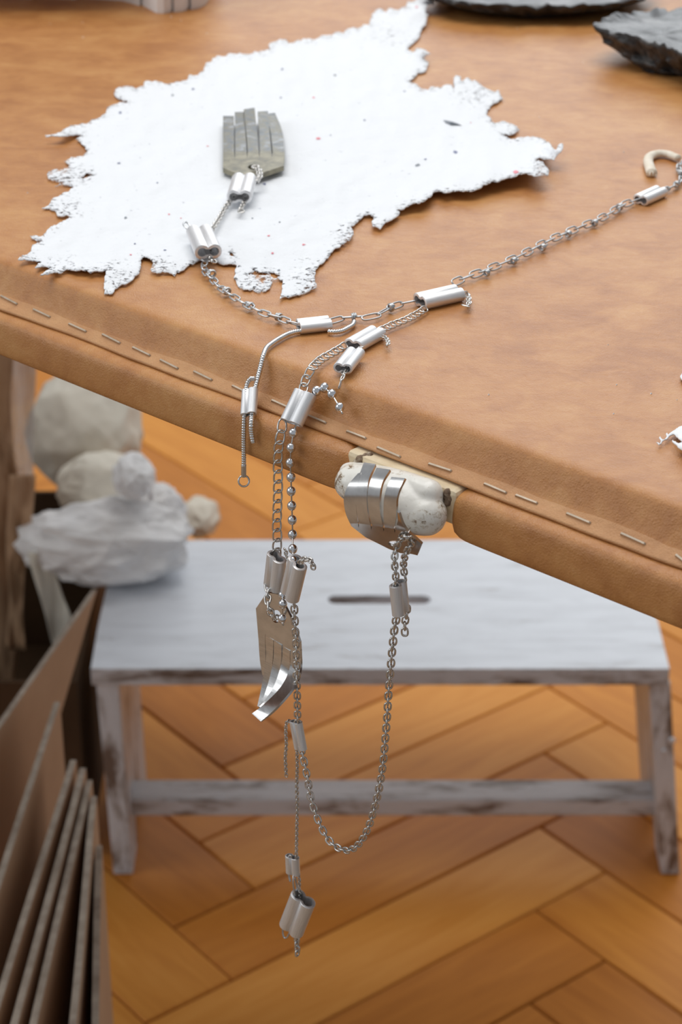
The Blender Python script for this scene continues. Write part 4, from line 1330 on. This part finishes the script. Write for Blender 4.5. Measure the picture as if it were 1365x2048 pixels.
# ------------------------------------------------------------------ cardboard sheets standing left of the stool
SHEETS = [((195, 1180), (0, 1462), .28, 'big brown cardboard sheet with its top end against the stool, leftmost of the stack'),
          ((119, 1404), (0, 1790), .282, 'second cardboard sheet from the left, lower than the big one'),
          ((150, 1520), (12, 1990), .281, 'third cardboard sheet from the left in the standing stack'),
          ((168, 1536), (48, 2010), .281, 'fourth cardboard sheet from the left in the standing stack'),
          ((181, 1560), (86, 2010), .279, 'fifth cardboard sheet from the left in the standing stack'),
          ((197, 1592), (152, 2010), .278, 'cardboard sheet second from the stool in the standing stack'),
          ((209, 1690), (196, 2048), .270, 'narrow cardboard sheet nearest to the stool leg')]
for (bx, by), (fx, fy), z, lab in SHEETS:
    a, b = onz(bx, by, z), onz(fx, fy, z)
    d = (b - a); d.z = 0; d.normalize()
    L = (a.y - 0.70) / max(-d.y, 0.1)
    b = a + d * L
    n = Vector((-d.y, d.x, 0))
    if n.x > 0: n = -n
    th = 0.0035
    vs, fs = [], []
    N = 8
    cutk = 0.0
    if bx == 195:
        rr_ = ray(125, 1420); w_ = CP + rr_ * ((a - CP).dot(n) / rr_.dot(n))
        cutk = (w_ - a).dot(d) * z / (z - w_.z)
    for i in range(N + 1):
        p = a.lerp(b, i / N)
        bow = n * (0.0012 * math.sin(i / N * math.pi + bx))
        for q in (p + bow, p + bow + n * th):
            q0_ = q + d * (cutk * (1 - i / N))
            vs.append(Vector((q0_.x, q0_.y, 0.0)))
            vs.append(q)
    for i in range(N):
        s_ = i * 4
        fs += [(s_, s_ + 4, s_ + 5, s_ + 1), (s_ + 2, s_ + 3, s_ + 7, s_ + 6), (s_ + 1, s_ + 5, s_ + 7, s_ + 3), (s_, s_ + 2, s_ + 6, s_ + 4)]
    fs += [(0, 1, 3, 2), (N * 4, N * 4 + 2, N * 4 + 3, N * 4 + 1)]
    o = obj('cardboard_sheet', vs, fs, M['card'], None, False)
    o.data.materials.append(M['card_edge'])
    for p in o.data.polygons:
        if abs(p.normal.z) > 0.7 or abs(p.normal.dot(d)) > 0.8: p.material_index = 1
    tag(o, lab, 'cardboard', 'cardboard sheets standing left of the stool')

# ------------------------------------------------------------------ packing waste behind the sheets
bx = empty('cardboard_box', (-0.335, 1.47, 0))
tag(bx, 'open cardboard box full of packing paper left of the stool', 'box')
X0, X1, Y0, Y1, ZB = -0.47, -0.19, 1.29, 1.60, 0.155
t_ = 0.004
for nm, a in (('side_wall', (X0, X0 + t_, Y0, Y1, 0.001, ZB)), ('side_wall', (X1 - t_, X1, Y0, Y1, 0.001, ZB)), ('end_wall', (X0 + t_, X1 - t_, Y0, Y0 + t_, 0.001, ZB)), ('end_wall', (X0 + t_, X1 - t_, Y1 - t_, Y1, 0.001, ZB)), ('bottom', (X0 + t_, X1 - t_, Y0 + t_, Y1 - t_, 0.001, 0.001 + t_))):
    obj(nm, *aabox(*a), M['shade_card'], bx, False)  # walls carry the shade of the gap in their colour

def crumple(name, pxc, rx, ry, Y, rd, seed, mat, label, cat, amp=0.22, freq=2.6, flat=None, group=None, sub=5, grid=None):
    c = on_y(*pxc, Y)
    k = mpp(c)
    bm = bmesh.new()
    bmesh.ops.create_icosphere(bm, subdivisions=sub, radius=1.0)
    vs = []
    for v_ in bm.verts:
        d = v_.co.normalized()
        q = d * freq + Vector((seed * 3.7, seed, 0))
        f_ = 1.0
        for sc, am in ((1.0, 0.55), (2.1, 0.3), (4.3, 0.12)):
            ds = noise.voronoi(q * sc + Vector((0.3 * noise.noise(q * 2), sc, 0)))[0]
            f_ += amp * am * (1.1 - 1.9 * min(0.9, ds[1] - ds[0]) ** 0.7)
        f_ += amp * 0.5 * noise.noise(q * 0.7)
        p = d * f_
        w = c + RT * (p.x * rx * k) + Vector((0, 0, 1)) * (p.z * ry * k) + Vector((0, 1, 0)) * (p.y * rd)
        if flat is not None: w.z = max(w.z, flat + 0.02 * (w.z - flat))
        vs.append(w)
    fs = [tuple(v_.index for v_ in f.verts) for f in bm.faces]
    bm.free()
    o = obj(name, vs, fs, M[mat])
    return tag(o, label, cat, group)
crumple('wrapping_paper', (168, 858), 104, 108, 1.565, 0.05, 4, 'beige', 'large crumpled sheet of beige wrapping paper on top of the packing waste', 'paper', 0.16, 0.9)
crumple('wrapping_paper', (212, 975), 86, 58, 1.475, 0.03, 9, 'beige', 'folded beige wrapping paper tucked below the large crumpled sheet', 'paper', 0.2, 1.1)
crumple('tissue_paper', (215, 1080), 148, 66, 1.405, 0.032, 6, 'tissue', 'crumpled white tissue paper spilling onto the corner of the stool', 'paper', 0.32, 1.0, sub=6)
crumple('tissue_paper', (268, 955), 34, 36, 1.415, 0.02, 14, 'tissue', 'small white tissue tuft right of the beige wrapping paper', 'paper', 0.35, 1.2)
crest = crumple('tissue_paper', (318, 1022), 46, 50, 1.46, 0.016, 17, 'tissue', 'white tissue crest with dark red and blue print beside the stool', 'paper', 0.3, 1.3)
for (px_, py_, w_, h_, mt_) in ((299, 985, 7, 5, 'print_red'), (301, 1000, 4, 10, 'print_dark'), (297, 1012, 8, 5, 'print_dark'), (314, 1019, 9, 5, 'print_blue')):
    bv_ = BVHTree.FromPolygons([crest.matrix_basis @ v_.co for v_ in crest.data.vertices], [tuple(p.vertices) for p in crest.data.polygons])
    q_ = []
    for k_ in range(8):
        an = 2 * math.pi * k_ / 8
        h_c = bv_.ray_cast(CP, ray(px_ + w_ * math.cos(an), py_ + h_ * math.sin(an)).normalized())
        if h_c[0] is not None: q_.append(h_c[0] - ray(px_, py_).normalized() * 0.0006)
    if len(q_) > 3: obj('print', q_, [tuple(range(len(q_)))], M[mt_], crest)
crumple('paper_scrap', (398, 1035), 33, 30, 1.62, 0.02, 23, 'beige', 'small beige paper scrap behind the far corner of the stool', 'paper', 0.35, 0.9, sub=4)

def curtain(name, rows, Y, mat, label, cat, wob=0.012, seed=1, group=None):
    """standing crumpled strip: rows of (y_px, x_left_px, x_right_px) from top to bottom"""
    vs, fs = [], []
    nx = 14
    ny = 30
    L = catmull([Vector((l, y, 0)) for y, l, r in rows], max(1, ny // (len(rows) - 1)))
    R_ = catmull([Vector((r, y, 0)) for y, l, r in rows], max(1, ny // (len(rows) - 1)))
    for a, b in zip(L, R_):
        for i in range(nx + 1):
            p = a.lerp(b, i / nx)
            yy = Y + wob * fbm(Vector((p.x / 45 + seed, p.y / 160, seed)), 3) * 2
            vs.append(on_y(p.x, p.y, yy))
    m_ = len(L)
    for j in range(m_ - 1):
        for i in range(nx):
            q = j * (nx + 1) + i
            fs.append((q, q + 1, q + nx + 2, q + nx + 1))
    o = obj(name, vs, fs, M[mat])
    o.modifiers.new('t', 'SOLIDIFY').thickness = 0.0006
    return tag(o, label, cat, group)
curtain('kraft_paper', [(690, -120, 30), (800, -120, 22), (900, -120, 28), (1000, -120, 42), (1100, -120, 30), (1250, -120, 40), (1400, -120, 25)], 1.42, 'kraft', 'brown kraft paper standing at the far left of the packing waste', 'paper', 0.014, 2)
curtain('plastic_film', [(690, 8, 72), (760, 18, 72), (820, 22, 68), (880, 26, 66), (950, 30, 66), (1010, 34, 62)], 1.46, 'film', 'crinkled clear plastic film left of the beige wrapping paper', 'film', 0.012, 5)
curtain('kraft_paper', [(950, 18, 72), (1010, 16, 66), (1070, 12, 62), (1130, 14, 52), (1200, 18, 46), (1300, 10, 50)], 1.405, 'kraft', 'torn kraft paper strip hanging in front of the plastic film', 'paper', 0.012, 8)
curtain('wrapping_paper', [(1105, 55, 92), (1150, 66, 112), (1200, 82, 128), (1250, 96, 150), (1290, 105, 160)], 1.375, 'beige', 'beige paper strip slanting below the white tissue', 'paper', 0.01, 12)
